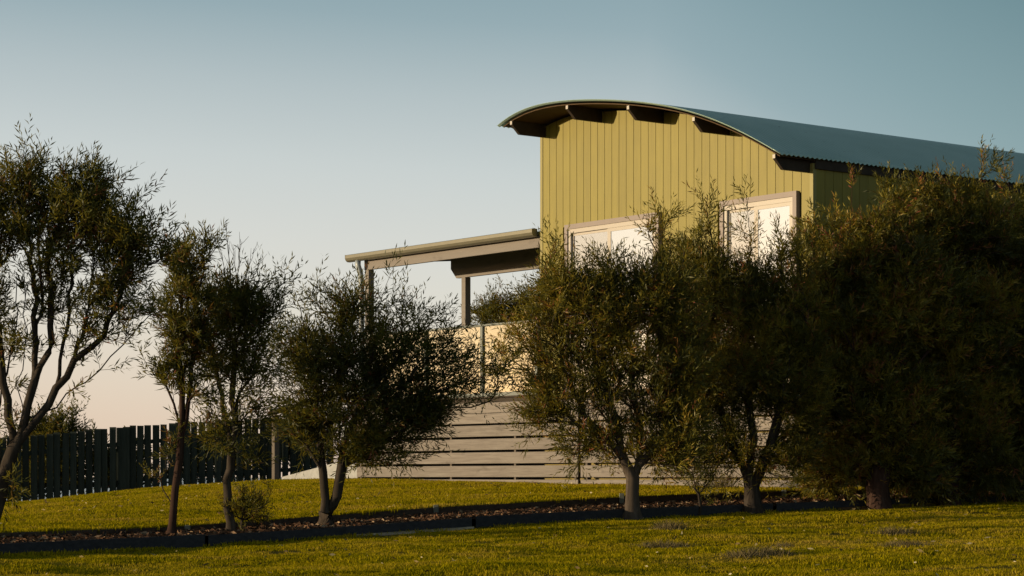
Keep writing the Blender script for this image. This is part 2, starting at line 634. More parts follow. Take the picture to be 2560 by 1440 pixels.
def build(name, mbld, mat, parent, smooth=False):
    return link(name, mbld.mesh(name, mat, (0, 0, ZB), smooth), parent)


house = thing('house', 'yellow board-clad house with curved blue-green corrugated roof and white sliding glass doors', 'house', CORNER, HROT)
WL = 5.09
LEN = 9.0
RU = np.array([-0.06, 0.603, 1.19, 1.654, 2.2, 2.699, 3.325, 3.974, 4.475, 4.82, 5.05, 5.26])
RZ = np.array([3.712, 4.049, 4.289, 4.449, 4.583, 4.684, 4.780, 4.842, 4.850, 4.822, 4.775, 4.700])
cf = np.polyfit(RU, RZ, 5)


def roof_z(u):
    return float(np.polyval(cf, u))


# wall core (behind the boards)
core = MB()
us = np.linspace(0.02, WL - 0.02, 24)
poly = [(-u, roof_z(u) - 0.10) for u in us]
core.prism_y([(-us[0], ZB)] + poly + [(-us[-1], ZB)], 0.02, LEN)
build('wall', core, M_BACK, house)


def clad_board(u0, u1, zlo, front=True):
    g = 0.004
    a, b_ = u0 + g, u1 - g
    t = 0.018
    za, zb2 = roof_z(a) - 0.075, roof_z(b_) - 0.075
    m = MB()
    m.hexa([(-b_, -t, zlo), (-a, -t, zlo), (-a, 0.02, zlo), (-b_, 0.02, zlo), (-b_, -t, zb2), (-a, -t, za), (-a, 0.02, za), (-b_, 0.02, zb2)])
    # fine groove pressed down the middle of the board reads as a pair of beads
    return build('cladding_board', m, M_YELLOW, house)


DOORS = [(2.66, 4.55, 1.08, 3.335), (0.215, 1.533, 1.08, 3.355)]
NB = 35
bw = (WL - 0.06) / NB
for i in range(NB):
    u0, u1 = 0.03 + i * bw, 0.03 + (i + 1) * bw
    lo = 0.94
    for (d0, d1, z0, z1) in DOORS:
        if u1 > d0 + 0.02 and u0 < d1 - 0.02:
            ov = (min(u1, d1) - max(u0, d0)) / bw
            if ov > 0.35:
                lo = z1 - 0.02
    clad_board(u0, u1, lo)
# corner trims
build('corner_trim', MB().box(-0.028, 0.026, -0.026, 0.03, ZB, roof_z(0.0) - 0.09), M_YTRIM, house)
build('corner_trim', MB().box(-WL - 0.022, -WL + 0.03, -0.026, 0.05, 0.94, roof_z(WL) - 0.09), M_YTRIM, house)
# side wall boards
side_me = []
sw = 0.1455
zside = roof_z(0.0) - 0.10
mside = MB().box(0.0, 0.018, 0.003, sw - 0.003, 0, zside - ZB).mesh('cladding_board_side', M_YELLOW)
for i in range(61):
    link('cladding_board', mside, house, (0.0, 0.034 + i * sw, 0))

# roof: corrugated sheet bent over the purlins
nu, per = 44, 8
v0, v1 = -0.62, LEN + 0.4
nw = int((v1 - v0) / 0.076)
vs = v0 + np.arange(nw * per + 1) * 0.076 / per
uu = np.linspace(RU[0] - 0.02, RU[-1] + 0.03, nu)
zz_ = np.polyval(cf, uu)
dz = np.gradient(zz_, uu)
nrm = np.stack([-dz, np.ones_like(dz)], 1)
nrm /= np.linalg.norm(nrm, axis=1)[:, None]
wv = 0.009 * np.cos(2 * math.pi * (vs - v0) / 0.076)
Vv, Uu = np.meshgrid(vs, uu)
Xr = -(Uu + nrm[:, 0][:, None] * wv[None, :])
Zr = zz_[:, None] + nrm[:, 1][:, None] * wv[None, :] - ZB
i = np.arange(len(vs) - 1)[None, :] + len(vs) * np.arange(nu - 1)[:, None]
q = np.stack([i, i + len(vs), i + len(vs) + 1, i + 1], -1).reshape(-1, 4)
top = np.stack([Xr, Vv, Zr], -1).reshape(-1, 3)
ro = link('roof', np_mesh('roof', top, q, M_ROOF, True), house)
sm = ro.modifiers.new('solid', 'SOLIDIFY')
sm.thickness = 0.004
sm.offset = 0
# soffit lining and purlins running out past the wall with raked ends
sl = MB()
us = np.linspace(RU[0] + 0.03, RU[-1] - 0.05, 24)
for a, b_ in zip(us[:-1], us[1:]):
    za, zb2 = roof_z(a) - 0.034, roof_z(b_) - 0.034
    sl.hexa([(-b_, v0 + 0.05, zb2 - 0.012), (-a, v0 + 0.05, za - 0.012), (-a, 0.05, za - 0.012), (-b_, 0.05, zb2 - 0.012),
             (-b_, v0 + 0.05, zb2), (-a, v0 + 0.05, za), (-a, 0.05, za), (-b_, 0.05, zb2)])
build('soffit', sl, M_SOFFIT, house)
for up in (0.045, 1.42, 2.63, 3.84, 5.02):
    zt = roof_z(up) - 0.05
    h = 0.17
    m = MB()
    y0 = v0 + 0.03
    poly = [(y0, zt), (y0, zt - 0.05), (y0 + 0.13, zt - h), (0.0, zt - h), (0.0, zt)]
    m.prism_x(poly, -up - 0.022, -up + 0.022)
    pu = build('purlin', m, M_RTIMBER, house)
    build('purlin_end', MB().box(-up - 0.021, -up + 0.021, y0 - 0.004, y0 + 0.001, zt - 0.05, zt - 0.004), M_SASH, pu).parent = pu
# dark fascia under the eave along the side
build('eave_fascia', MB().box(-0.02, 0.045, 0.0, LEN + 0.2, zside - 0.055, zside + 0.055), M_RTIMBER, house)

# sliding doors
for k, (d0, d1, z0, z1) in enumerate(DOORS):
    xl, xr = -d1, -d0
    fr = MB()
    p = -0.062
    w = 0.062
    fr.box(xl, xr, p, 0.0, z1 - w, z1).box(xl, xl + w, p, 0.0, z0, z1 - w).box(xr - w, xr, p, 0.0, z0, z1 - w).box(xl, xr, p, 0.0, z0 - 0.05, z0)
    dr = build('sliding_door', fr, M_FRAME, house)
    dr['label'] = 'wide sliding glass door nearer the veranda' if k == 0 else 'narrower sliding glass door near the house corner'
    inn = MB()
    a, c = xl + w, xr - w
    inn.box(a, c, -0.045, 0.0, z1 - w - 0.055, z1 - w).box(a, a + 0.05, -0.045, 0, z0, z1 - w - 0.055).box(c - 0.035, c, -0.045, 0, z0, z1 - w - 0.055)
    build('inner_frame', inn, M_SASH, dr).parent = dr
    mid = a + (c - a) * (0.47 if k == 0 else 0.46)
    ztop = z1 - w - 0.055
    lf = MB()   # fixed leaf set back
    lf.box(a + 0.05, a + 0.075, -0.012, 0.004, z0, ztop - 0.02).box(a + 0.05, mid, -0.012, 0.004, ztop - 0.035, ztop - 0.005)
    build('sash', lf, M_SASH, dr)
    rf = MB()   # sliding leaf in front
    rf.box(mid - 0.03, mid + 0.035, -0.036, -0.014, z0, ztop).box(mid + 0.035, c - 0.035, -0.036, -0.014, ztop - 0.045, ztop)
    rf.box(c - 0.075, c - 0.035, -0.036, -0.014, z0, ztop - 0.045)
    build('sash', rf, M_SASH, dr)
    build('pane', MB().box(a + 0.075, mid - 0.03, -0.008, -0.004, z0, ztop - 0.035), M_GLASS2, dr)
    build('pane', MB().box(mid + 0.035, c - 0.075, -0.030, -0.026, z0, ztop - 0.045), M_GLASS, dr)
    cu = MB()
    n = 60
    pts = []
    for j in range(n + 1):
        x = a + 0.03 + (c - a - 0.06) * j / n
        pts.append((x, 0.012 + 0.003 * math.sin(j * 1.3)))
    b0 = len(cu.v)
    for (x, y) in pts:
        cu.v += [(x, y, z0), (x, y, ztop)]
    for j in range(n):
        cu.f.append((b0 + 2 * j, b0 + 2 * j + 2, b0 + 2 * j + 3, b0 + 2 * j + 1))
    build('curtain', cu, M_CURT, dr)

# ------------------------------------------------------------------ veranda: skirt planks, deck, posts, beams, gutter
UE = 9.40
ver = thing('veranda', 'timber veranda with horizontal weathered plank skirt and flat roof beside the yellow house', 'veranda', CORNER, HROT)
rows = [(0.872, 1.017), (0.728, 0.868)] + [(0.721 - 0.187 * (k + 1) + 0.012, 0.721 - 0.187 * k - 0.019) for k in range(4)] + [(-0.20, -0.048)]
cuts = [(0.055, 4.11), (4.165, UE)]
vp = -0.12
for (ua, ub) in cuts:
    for ri, (za, zb2) in enumerate(rows):
        L = ub - ua
        me = MB().box(-L / 2, L / 2, -0.022, 0.0, -(zb2 - za) / 2, (zb2 - za) / 2).mesh('plank', M_PLANK)
        o = link('plank', me, ver, (-(ua + ub) / 2, vp + random.uniform(-0.002, 0.002), (za + zb2) / 2 - ZB), (0, random.uniform(-0.0006, 0.0006), 0))
        bevel(o, 0.004)
for u in (0.075, 1.35, 2.72, 4.02, 4.25, 5.55, 7.036, 8.5, 9.33):
    build('stud', MB().box(-u - 0.02, -u + 0.02, vp + 0.003, vp + 0.07, ZB - 0.1, 1.0), M_STUD, ver)
build('end_board', MB().box(-0.055 + 0.002, 0.0 - 0.012, vp - 0.03, vp + 0.06, ZB - 0.1, 1.03), M_PLANK, ver)
build('skirt_end', MB().box(-UE - 0.02, -UE, vp, 2.6, ZB - 0.1, 1.0), M_STUD, ver)
build('added_back_panel', MB().box(-UE, -WL - 0.03, 2.58, 2.6, ZB - 0.1, 1.0), M_STUD, ver)  # added panel, blocks the bright sky so the plank gaps stay dark
build('deck_fascia', MB().box(-UE, 0.0, vp - 0.006, vp + 0.03, 1.022, 1.072), M_RTIMBER, ver)
nbd = 18
for j in range(nbd):      # deck boards run along the front
    y0 = vp - 0.012 + j * 0.146
    if j < 1:
        build('deck_board', MB().box(-UE - 0.02, 0.0, y0, y0 + 0.11, 1.078, 1.10), M_RTIMBER, ver)
    else:
        build('deck_board', MB().box(-UE - 0.02, -WL - 0.028, y0, y0 + 0.14, 1.078, 1.10), M_PLANK, ver)
# posts
for (u, v, zt) in ((9.36, 0.06, 3.10), (8.27, 1.06, 2.965)):
    pz = 1.10
    bevel(build('post', MB().box(-u - 0.05, -u + 0.05, v - 0.05, v + 0.05, pz, zt), M_BEAM, ver), 0.004)
bevel(build('beam', MB().box(-UE - 0.06, -WL - 0.03, 0.03, 0.085, 3.10, 3.255), M_BEAM, ver), 0.004)
m = MB()
m.prism_y([(-8.62, 3.27), (-8.62, 3.11), (-8.48, 2.965), (-WL - 0.03, 2.965), (-WL - 0.03, 3.27)], 1.03, 1.09)
bevel(build('beam', m, M_BEAM, ver), 0.004)
build('beam', MB().box(-UE - 0.06, -WL - 0.03, 2.27, 2.33, 3.33, 3.47), M_BEAM, ver)
for j in range(6):
    u = 5.3 + j * 0.78
    build('rafter', MB().hexa([(-u - 0.02, 0.09, 3.19), (-u + 0.02, 0.09, 3.19), (-u + 0.02, 2.26, 3.37), (-u - 0.02, 2.26, 3.37),
                               (-u - 0.02, 0.09, 3.285), (-u + 0.02, 0.09, 3.285), (-u + 0.02, 2.26, 3.48), (-u - 0.02, 2.26, 3.48)]), M_RTIMBER, ver)
# roof sheet of the veranda (corrugated, falls to the gutter)
nw = int((UE - WL) / 0.076)
xs2 = -UE - 0.08 + np.arange(nw * 6 + 1) * 0.076 / 6
ys2 = np.array([-0.07, 0.8, 1.6, 2.42])
X2, Y2 = np.meshgrid(xs2, ys2)
Z2 = 3.305 + 0.085 * (Y2 + 0.07) + 0.009 * np.cos(2 * math.pi * X2 / 0.076) - ZB
i = np.arange(len(xs2) - 1)[None, :] + len(xs2) * np.arange(3)[:, None]
q = np.stack([i, i + 1, i + len(xs2) + 1, i + len(xs2)], -1).reshape(-1, 4)
vr = link('roof', np_mesh('roof_sheet', np.stack([X2, Y2, Z2], -1).reshape(-1, 3), q, M_ROOF, True), ver)
vr.modifiers.new('solid', 'SOLIDIFY').thickness = 0.003
# gutter: quad profile, open top
gp = [(-0.035, 3.235), (-0.085, 3.235), (-0.115, 3.255), (-0.128, 3.29), (-0.128, 3.335), (-0.118, 3.342), (-0.118, 3.294), (-0.107, 3.264), (-0.082, 3.247), (-0.043, 3.247), (-0.043, 3.32), (-0.035, 3.32)]
gut = MB()
b0 = 0
g0, g1 = -UE - 0.34, -WL - 0.075
gut.prism_x(gp, g0, g1)
go = build('gutter', gut, M_GUTTER, ver, False)
build('gutter_end', MB().prism_x([(-0.035, 3.235), (-0.085, 3.235), (-0.115, 3.255), (-0.13, 3.29), (-0.13, 3.343), (-0.035, 3.343)], g1, g1 + 0.004), M_GUTTER, ver)
build('gutter_end', MB().prism_x([(-0.035, 3.235), (-0.085, 3.235), (-0.115, 3.255), (-0.13, 3.29), (-0.13, 3.343), (-0.035, 3.343)], g0 - 0.004, g0), M_GUTTER, ver)
# downpipe with swan neck and spreader foot
dp = MB()
dp.tube([(-UE - 0.06, -0.08, 3.24), (-UE - 0.06, -0.08, 3.17), (-UE - 0.085, -0.02, 3.05), (-UE - 0.085, 0.0, 2.9), (-UE - 0.085, 0.0, 1.35),
         (-UE - 0.10, -0.06, 1.15), (-UE - 0.16, -0.22, 0.98), (-UE - 0.18, -0.24, 0.80), (-UE - 0.18, -0.24, 0.10)], 0.042, 12)
d = build('downpipe', dp, M_PIPE, ver, True)
fo = MB()
fo.tube([(-UE - 0.18, -0.24, 0.16), (-UE - 0.18, -0.25, 0.09), (-UE - 0.20, -0.27, 0.0), (-UE - 0.25, -0.30, -0.07)], [0.046, 0.052, 0.075, 0.10], 14)
build('pipe_foot', fo, M_PIPE, d, True)

# balustrade on the deck edge
bal = thing('glass_balustrade', 'glass balustrade with slim metal posts reflecting the golden sky on the deck edge', 'balustrade', CORNER, HROT)
bu = [5.14, 6.37, 7.72, 9.07]
vb = -0.05
bevel(build('top_rail', MB().box(-9.30, -5.12, vb - 0.03, vb + 0.03, 2.085, 2.115), M_RAIL, bal), 0.005)
build('bottom_rail', MB().box(-9.30, -5.12, vb - 0.014, vb + 0.014, 1.101, 1.158), M_RAIL, bal)
for u in bu:
    bevel(build('post', MB().box(-u - 0.03, -u + 0.03, vb - 0.03, vb + 0.03, 1.10, 2.084), M_RAIL, bal), 0.004)
for a, c in zip(bu[:-1], bu[1:]):
    build('glass_panel', MB().box(-c + 0.035, -a - 0.035, vb - 0.004, vb + 0.004, 1.155, 2.082), M_GLASSB, bal)

# ramp with handrail at the far end of the veranda
rmp = thing('concrete_ramp', 'pale concrete ramp rising to the far end of the deck', 'ramp', CORNER, HROT)
m = MB()
m.prism_y([(-12.45, -0.10), (-12.45, -0.045), (-9.72, 0.34), (-9.46, 0.34), (-9.46, -0.3), (-12.3, -0.3)], 0.30, 1.6)
build('ramp_slab', m, M_CONC, rmp)
hr = thing('handrail', 'dark timber handrail on square posts beside the concrete ramp', 'handrail', CORNER, HROT)
for (u, zlo, zhi) in ((12.35, -0.12, 0.99), (10.0, 0.25, 1.34)):
    bevel(build('post', MB().box(-u - 0.045, -u + 0.045, 0.20, 0.29, zlo, zhi), M_STUD, hr), 0.004)
m = MB()
m.prism_y([(-12.5, 0.985), (-12.5, 1.03), (-9.7, 1.43), (-9.7, 1.385)], 0.18, 0.31)
build('top_rail', m, M_RTIMBER, hr)

# ------------------------------------------------------------------ picket fence
fence = thing('picket_fence', 'dark green picket fence with uneven palings along the far lawn edge', 'fence', tuple(P(400, 1220, 36.5)))
FP = [(-120, 35.7, 1295, 1102), (0, 36.0, 1279, 1094), (150, 36.2, 1256, 1082), (281, 36.4, 1240, 1069), (431, 36.6, 1222, 1058), (690, 37.2, 1206, 1046), (830, 37.5, 1204, 1040)]
fpx = [r[0] for r in FP]
fx = [(r[0] - 1280) / F * r[1] for r in FP]
fbase = [(HORIZON - r[2]) / F * r[1] for r in FP]
ftop = [(HORIZON - r[3]) / F * r[1] for r in FP]
fy = [r[1] for r in FP]
FO = Vector(fence.location)
pk = []
for k in range(4):
    w = (0.104, 0.108, 0.110, 0.102)[k]
    m = MB()
    tw = (0.004, -0.003, 0.006, -0.005)[k]
    m.hexa([(-w / 2, -0.009, 0), (w / 2, -0.009, 0), (w / 2, 0.009, 0), (-w / 2, 0.009, 0), (-w / 2 + tw, -0.009, 1), (w / 2 + tw, -0.009, 1 - 0.006 * (k % 2)),
            (w / 2 + tw, 0.009, 1), (-w / 2 + tw, 0.009, 1)])
    pk.append(m.mesh('picket', M_FENCE))
x = fx[0]
k = 0
while x < fx[-1]:
    y, zb2, zt = (float(np.interp(x, fx, a)) for a in (fy, fbase, ftop))
    h = zt - zb2 + random.uniform(-0.012, 0.012) + 0.04
    px = 1280 + x / y * F
    o = link('picket', pk[k % 4], fence, (x - FO.x, y - FO.y + (0.02 if (px > 262 and px < 330 and k % 2) else 0), zb2 - 0.04 - FO.z),
             (0, random.uniform(-0.008, 0.008), random.uniform(-0.03, 0.03)), (1, 1, h))
    x += random.choice((0.112, 0.122, 0.126, 0.130)) if not (262 < px < 345) else 0.106
    k += 1
for (lo, hi) in ((0.16, 0.22), (0.72, 0.78)):
    for s in range(len(fx) - 1):
        a, c = s, s + 1
        pts = []
        for (fr_, idx) in ((lo, 0), (hi, 1)):
            za = fbase[a] + (ftop[a] - fbase[a]) * fr_ - FO.z
            zc = fbase[c] + (ftop[c] - fbase[c]) * fr_ - FO.z
            pts += [(fx[a] - FO.x, fy[a] + 0.012 - FO.y, za), (fx[c] - FO.x, fy[c] + 0.012 - FO.y, zc), (fx[c] - FO.x, fy[c] + 0.05 - FO.y, zc), (fx[a] - FO.x, fy[a] + 0.05 - FO.y, za)]
        link('rail', MB().hexa(pts).mesh('rail', M_FENCE), fence)
for px in (-60, 320, 560, 800):
    X = float(np.interp(px, fpx, fx)); y = float(np.interp(X, fx, fy)); zb2 = float(np.interp(X, fx, fbase)); zt = float(np.interp(X, fx, ftop))
    link('post', MB().box(-0.045, 0.045, 0.055, 0.145, -0.1, zt - zb2 - 0.05).mesh('post', M_FENCE), fence, (X - FO.x, y - FO.y, zb2 - FO.z))

# ------------------------------------------------------------------ edgings
def edging(name, label, Xs, Ys, ztop, zfoot, cuts, mat, stakes, thick=0.05, back=False):
    pxs = [r[0] for r in FE] if not back else [r[0] for r in RE]
    o0 = (float(Xs[3]), float(Ys[3]), float(zfoot[3]) - 0.02)
    t = thing(name, label, 'garden edging', o0)
    for a, c in zip(cuts[:-1], cuts[1:]):
        pp = [a + 6] + [p for p in pxs if a + 20 < p < c - 20] + [c - 3]
        m = MB()
        jog = random.uniform(-0.006, 0.006)
        for s in range(len(pp) - 1):
            pts = []
            x0, x1 = float(np.interp(pp[s], pxs, Xs)), float(np.interp(pp[s + 1], pxs, Xs))
            y0, y1 = float(np.interp(x0, Xs, Ys)), float(np.interp(x1, Xs, Ys))
            off = -thick if back else 0.0
            for zz3 in (zfoot, ztop):
                dzz = -0.05 if zz3 is zfoot else jog
                z0, z1 = float(np.interp(x0, Xs, zz3)) + dzz, float(np.interp(x1, Xs, zz3)) + dzz
                pts += [(x0, y0 + off, z0), (x1, y1 + off, z1), (x1, y1 + off + thick, z1), (x0, y0 + off + thick, z0)]
            m.hexa(pts)
        link('sleeper', m.mesh('sleeper', mat, o0), t)
    for (px, hgt) in stakes:
        x0 = float(np.interp(px, pxs, Xs)); y0 = float(np.interp(x0, Xs, Ys)); z0 = float(np.interp(x0, Xs, ztop))
        off = -thick if back else 0
        m = MB().box(-0.026, 0.026, off - 0.042, off - 0.003, -0.16, hgt)
        bevel(link('stake', m.mesh('stake', M_STAKE), t, (x0 - o0[0], y0 - o0[1], z0 - o0[2]), (0, random.uniform(-0.05, 0.05), 0)), 0.004)
    return t


edging('front_edging', 'dark timber sleeper edging between the front lawn and mulch bed', FX, FY, FT, FZ, [-400, 511, 1183, 1935, 2690], M_EDGE_F, [])
edging('rear_edging', 'brown timber edging with stakes holding the rear lawn above mulch', RX, RY, RT, RB, [-400, 240, 640, 1086, 1552, 1990, 2690], M_EDGE_R,
       [(470, 0.01), (1090, 0.028), (1553, 0.045), (1958, 0.02)], back=True)


# ------------------------------------------------------------------ trees
def norm(a):
    return a / np.maximum(np.linalg.norm(a, axis=-1, keepdims=True), 1e-9)


def leaf_mesh(origins, dirs, lens, nper, L, Wd, tone, rng, mat, ang=(22, 62), droop=0.0, name='crown'):
    """narrow leaves set spirally along many small sprays"""
    n = len(origins)
    k = np.arange(nper)
    t = (k[None, :] + rng.uniform(0, 1, (n, nper))) / nper
    axis = norm(dirs)
    ref = norm(rng.normal(size=(n, 3)))
    a = norm(np.cross(axis, ref))
    b = np.cross(axis, a)
    ph = k[None, :] * 2.4 + rng.uniform(0, 6.28, (n, 1)) + rng.normal(0, 0.4, (n, nper))
    radial = a[:, None, :] * np.cos(ph)[..., None] + b[:, None, :] * np.sin(ph)[..., None]
    an = np.radians(rng.uniform(ang[0], ang[1], (n, nper))) * (1.15 - 0.55 * t)
    d = axis[:, None, :] * np.cos(an)[..., None] + radial * np.sin(an)[..., None]
    d[..., 2] -= droop
    d = norm(d)
    bend = rng.normal(0, 0.10, (n, 1, 3))
    pos = origins[:, None, :] + axis[:, None, :] * (t * lens[:, None])[..., None] + bend * (t ** 2 * lens[:, None])[..., None]
    ll = L * rng.uniform(0.6, 1.25, (n, nper)) * (1.05 - 0.35 * t)
    ww = Wd * rng.uniform(0.7, 1.2, (n, nper))
    side = norm(np.cross(d, norm(rng.normal(size=(n, nper, 3)))))
    nn = np.cross(d, side)
    p0 = pos
    mid = pos + d * (ll * 0.45)[..., None]
    p1 = mid + side * (ww / 2)[..., None] + nn * (ww * 0.2)[..., None]
    p3 = mid - side * (ww / 2)[..., None] + nn * (ww * 0.2)[..., None]
    p2 = pos + d * ll[..., None] - nn * (ll * rng.uniform(-0.05, 0.18, ll.shape))[..., None]
    co = np.stack([p0, p1, p2, p3], 2).reshape(-1, 3)
    nq = n * nper
    me = np_mesh(name, co, np.arange(nq * 4).reshape(-1, 4), mat)
    tn = np.clip(tone[:, None] + rng.normal(0, 0.10, (n, nper)), 0, 1).reshape(-1)
    at = me.attributes.new('tone', 'FLOAT', 'FACE')
    at.data.foreach_set('value', tn.astype(np.float32))
    return me


def grow(base, stems, tips, rng, bias=0.22, step=0.13, trunk_r=0.06, tip_r=0.0028, upness=0.35, wig=0.02):
    """join every tip to the nearest limb; returns nodes, parents, radii"""
    pos = [np.array(base)]
    par = [-1]
    plen = [0.0]
    dirs = [np.array([0, 0, 1.0])]
    for st in stems:
        pts = [np.array(p) for p in st]
        # start from closest existing node
        d0 = [np.linalg.norm(p - pts[0]) for p in pos]
        cur = int(np.argmin(d0))
        for tgt in pts:
            v = tgt - pos[cur]
            L = np.linalg.norm(v)
            if L < 0.02:
                continue
            m = max(1, int(L / step))
            src = pos[cur].copy()
            for j in range(1, m + 1):
                p = src + v * j / m + rng.normal(0, wig * 0.5, 3) * (1 if j < m else 0)
                pos.append(p); par.append(cur); plen.append(plen[cur] + L / m); dirs.append(v / L)
                cur = len(pos) - 1
    center = pos[0]
    order = np.argsort(np.linalg.norm(tips - pos[len(pos) // 2], axis=1) * rng.uniform(0.75, 1.25, len(tips)))
    minz = min(p[2] for p in pos[1:]) if len(pos) > 1 else base[2]
    ends = []
    low = base[2] + 0.25 * (np.median([p[2] for p in pos]) - base[2])
    for ti in order:
        tp = tips[ti]
        A = np.array(pos)
        v = tp[None, :] - A
        dist = np.linalg.norm(v, axis=1)
        vd = v / np.maximum(dist[:, None], 1e-6)
        al = (vd * np.array(dirs)).sum(1)
        cost = dist * (1.45 - 0.55 * al) + bias * np.array(plen) + np.where(A[:, 2] < low, 2.0, 0) + np.where(vd[:, 2] < -0.3, 0.5 * dist, 0)
        cur = int(np.argmin(cost))
        L = dist[cur]
        if L < 0.03:
            ends.append(cur)
            continue
        m = max(2, int(L / step))
        p0 = pos[cur].copy()
        t0 = norm(dirs[cur] * 0.6 + np.array([0, 0, upness]) + vd[cur] * 0.5) * L * 0.45
        p1 = p0 + t0
        p2 = tp - norm(vd[cur] + np.array([0, 0, upness])) * L * 0.25
        for j in range(1, m + 1):
            t = j / m
            p = (1 - t) ** 3 * p0 + 3 * (1 - t) ** 2 * t * p1 + 3 * (1 - t) * t * t * p2 + t ** 3 * tp
            p = p + rng.normal(0, wig, 3) * (1 if j < m else 0) * min(1, L)
            dd = norm(p - pos[cur])
            pos.append(p); par.append(cur); plen.append(plen[cur] + np.linalg.norm(p - pos[cur])); dirs.append(dd)
            cur = len(pos) - 1
        ends.append(cur)
    n = len(pos)
    cnt = np.zeros(n)
    for e in ends:
        cnt[e] += 1
    haskid = np.zeros(n, bool)
    for i in range(n - 1, 0, -1):
        if cnt[i] == 0:
            cnt[i] = 1
        cnt[par[i]] += cnt[i]
        haskid[par[i]] = True
    N = cnt[0]
    pexp = math.log(max(N, 3)) / math.log(trunk_r / tip_r)
    rad = tip_r * cnt ** (1 / pexp)
    return np.array(pos), np.array(par), rad, np.array(dirs), ends


def branch_mesh(pos, par, rad, mat, flare=1.5):
    n = len(pos)
    kids = [[] for _ in range(n)]
    for i in range(1, n):
        kids[par[i]].append(i)
    m = MB()
    stack = [(0, None)]
    base = pos[0]
    while stack:
        s, p = stack.pop()
        chain = [s] if p is None else [p, s]
        rr = [rad[s]] if p is None else [min(rad[s] * 1.12, rad[p]), rad[s]]
        c = s
        while kids[c]:
            ks = sorted(kids[c], key=lambda q: -rad[q])
            for o in ks[1:]:
                stack.append((o, c))
            c = ks[0]
            chain.append(c)
            rr.append(rad[c])
        if len(chain) < 2:
            continue
        r0 = max(rr)
        if p is None:
            for j, cidx in enumerate(chain):
                h = np.linalg.norm(pos[cidx] - base)
                if h < 0.22:
                    rr[j] *= 1 + (flare - 1) * (1 - h / 0.22) ** 2
        sides = 9 if r0 > 0.03 else (6 if r0 > 0.012 else (4 if r0 > 0.006 else 3))
        m.tube([pos[c2] for c2 in chain], rr, sides, caps=False)
    return m


def env_tips(env, D, n, rng, outer=0.35, depth_scale=0.85):
    """random points inside ellipsoids given as (px, py, rx, ry, weight) at distance D"""
    w = np.array([e[2] * e[3] * (e[4] if len(e) > 4 else 1.0) for e in env], float)
    w /= w.sum()
    which = rng.choice(len(env), n, p=w)
    out = []
    prev, left = None, 0
    for k in np.sort(which):
        e = env[k]
        if left > 0 and prev[0] == k:
            left -= 1
            out.append(tuple(prev[1] + rng.normal(0, 1, 3) * np.array([0.085, 0.085, 0.075]) * (D / 20.0)))
            continue
        d = rng.normal(size=3)
        d /= np.linalg.norm(d)
        r = rng.uniform() ** outer
        cx, cz = (e[0] - 1280) / F * D, (HORIZON - e[1]) / F * D
        rx, rz = e[2] / F * D, e[3] / F * D
        dy = e[5] if len(e) > 5 else 0.0
        ry = min(rx, rz) * depth_scale if rx < 2 * rz else rz
        ry = max(ry, 0.10)
        out.append((cx + d[0] * r * rx, D + dy + d[1] * r * ry, cz + d[2] * r * rz))
        prev, left = (k, np.array(out[-1])), int(rng.integers(2, 9))
    return np.array(out)


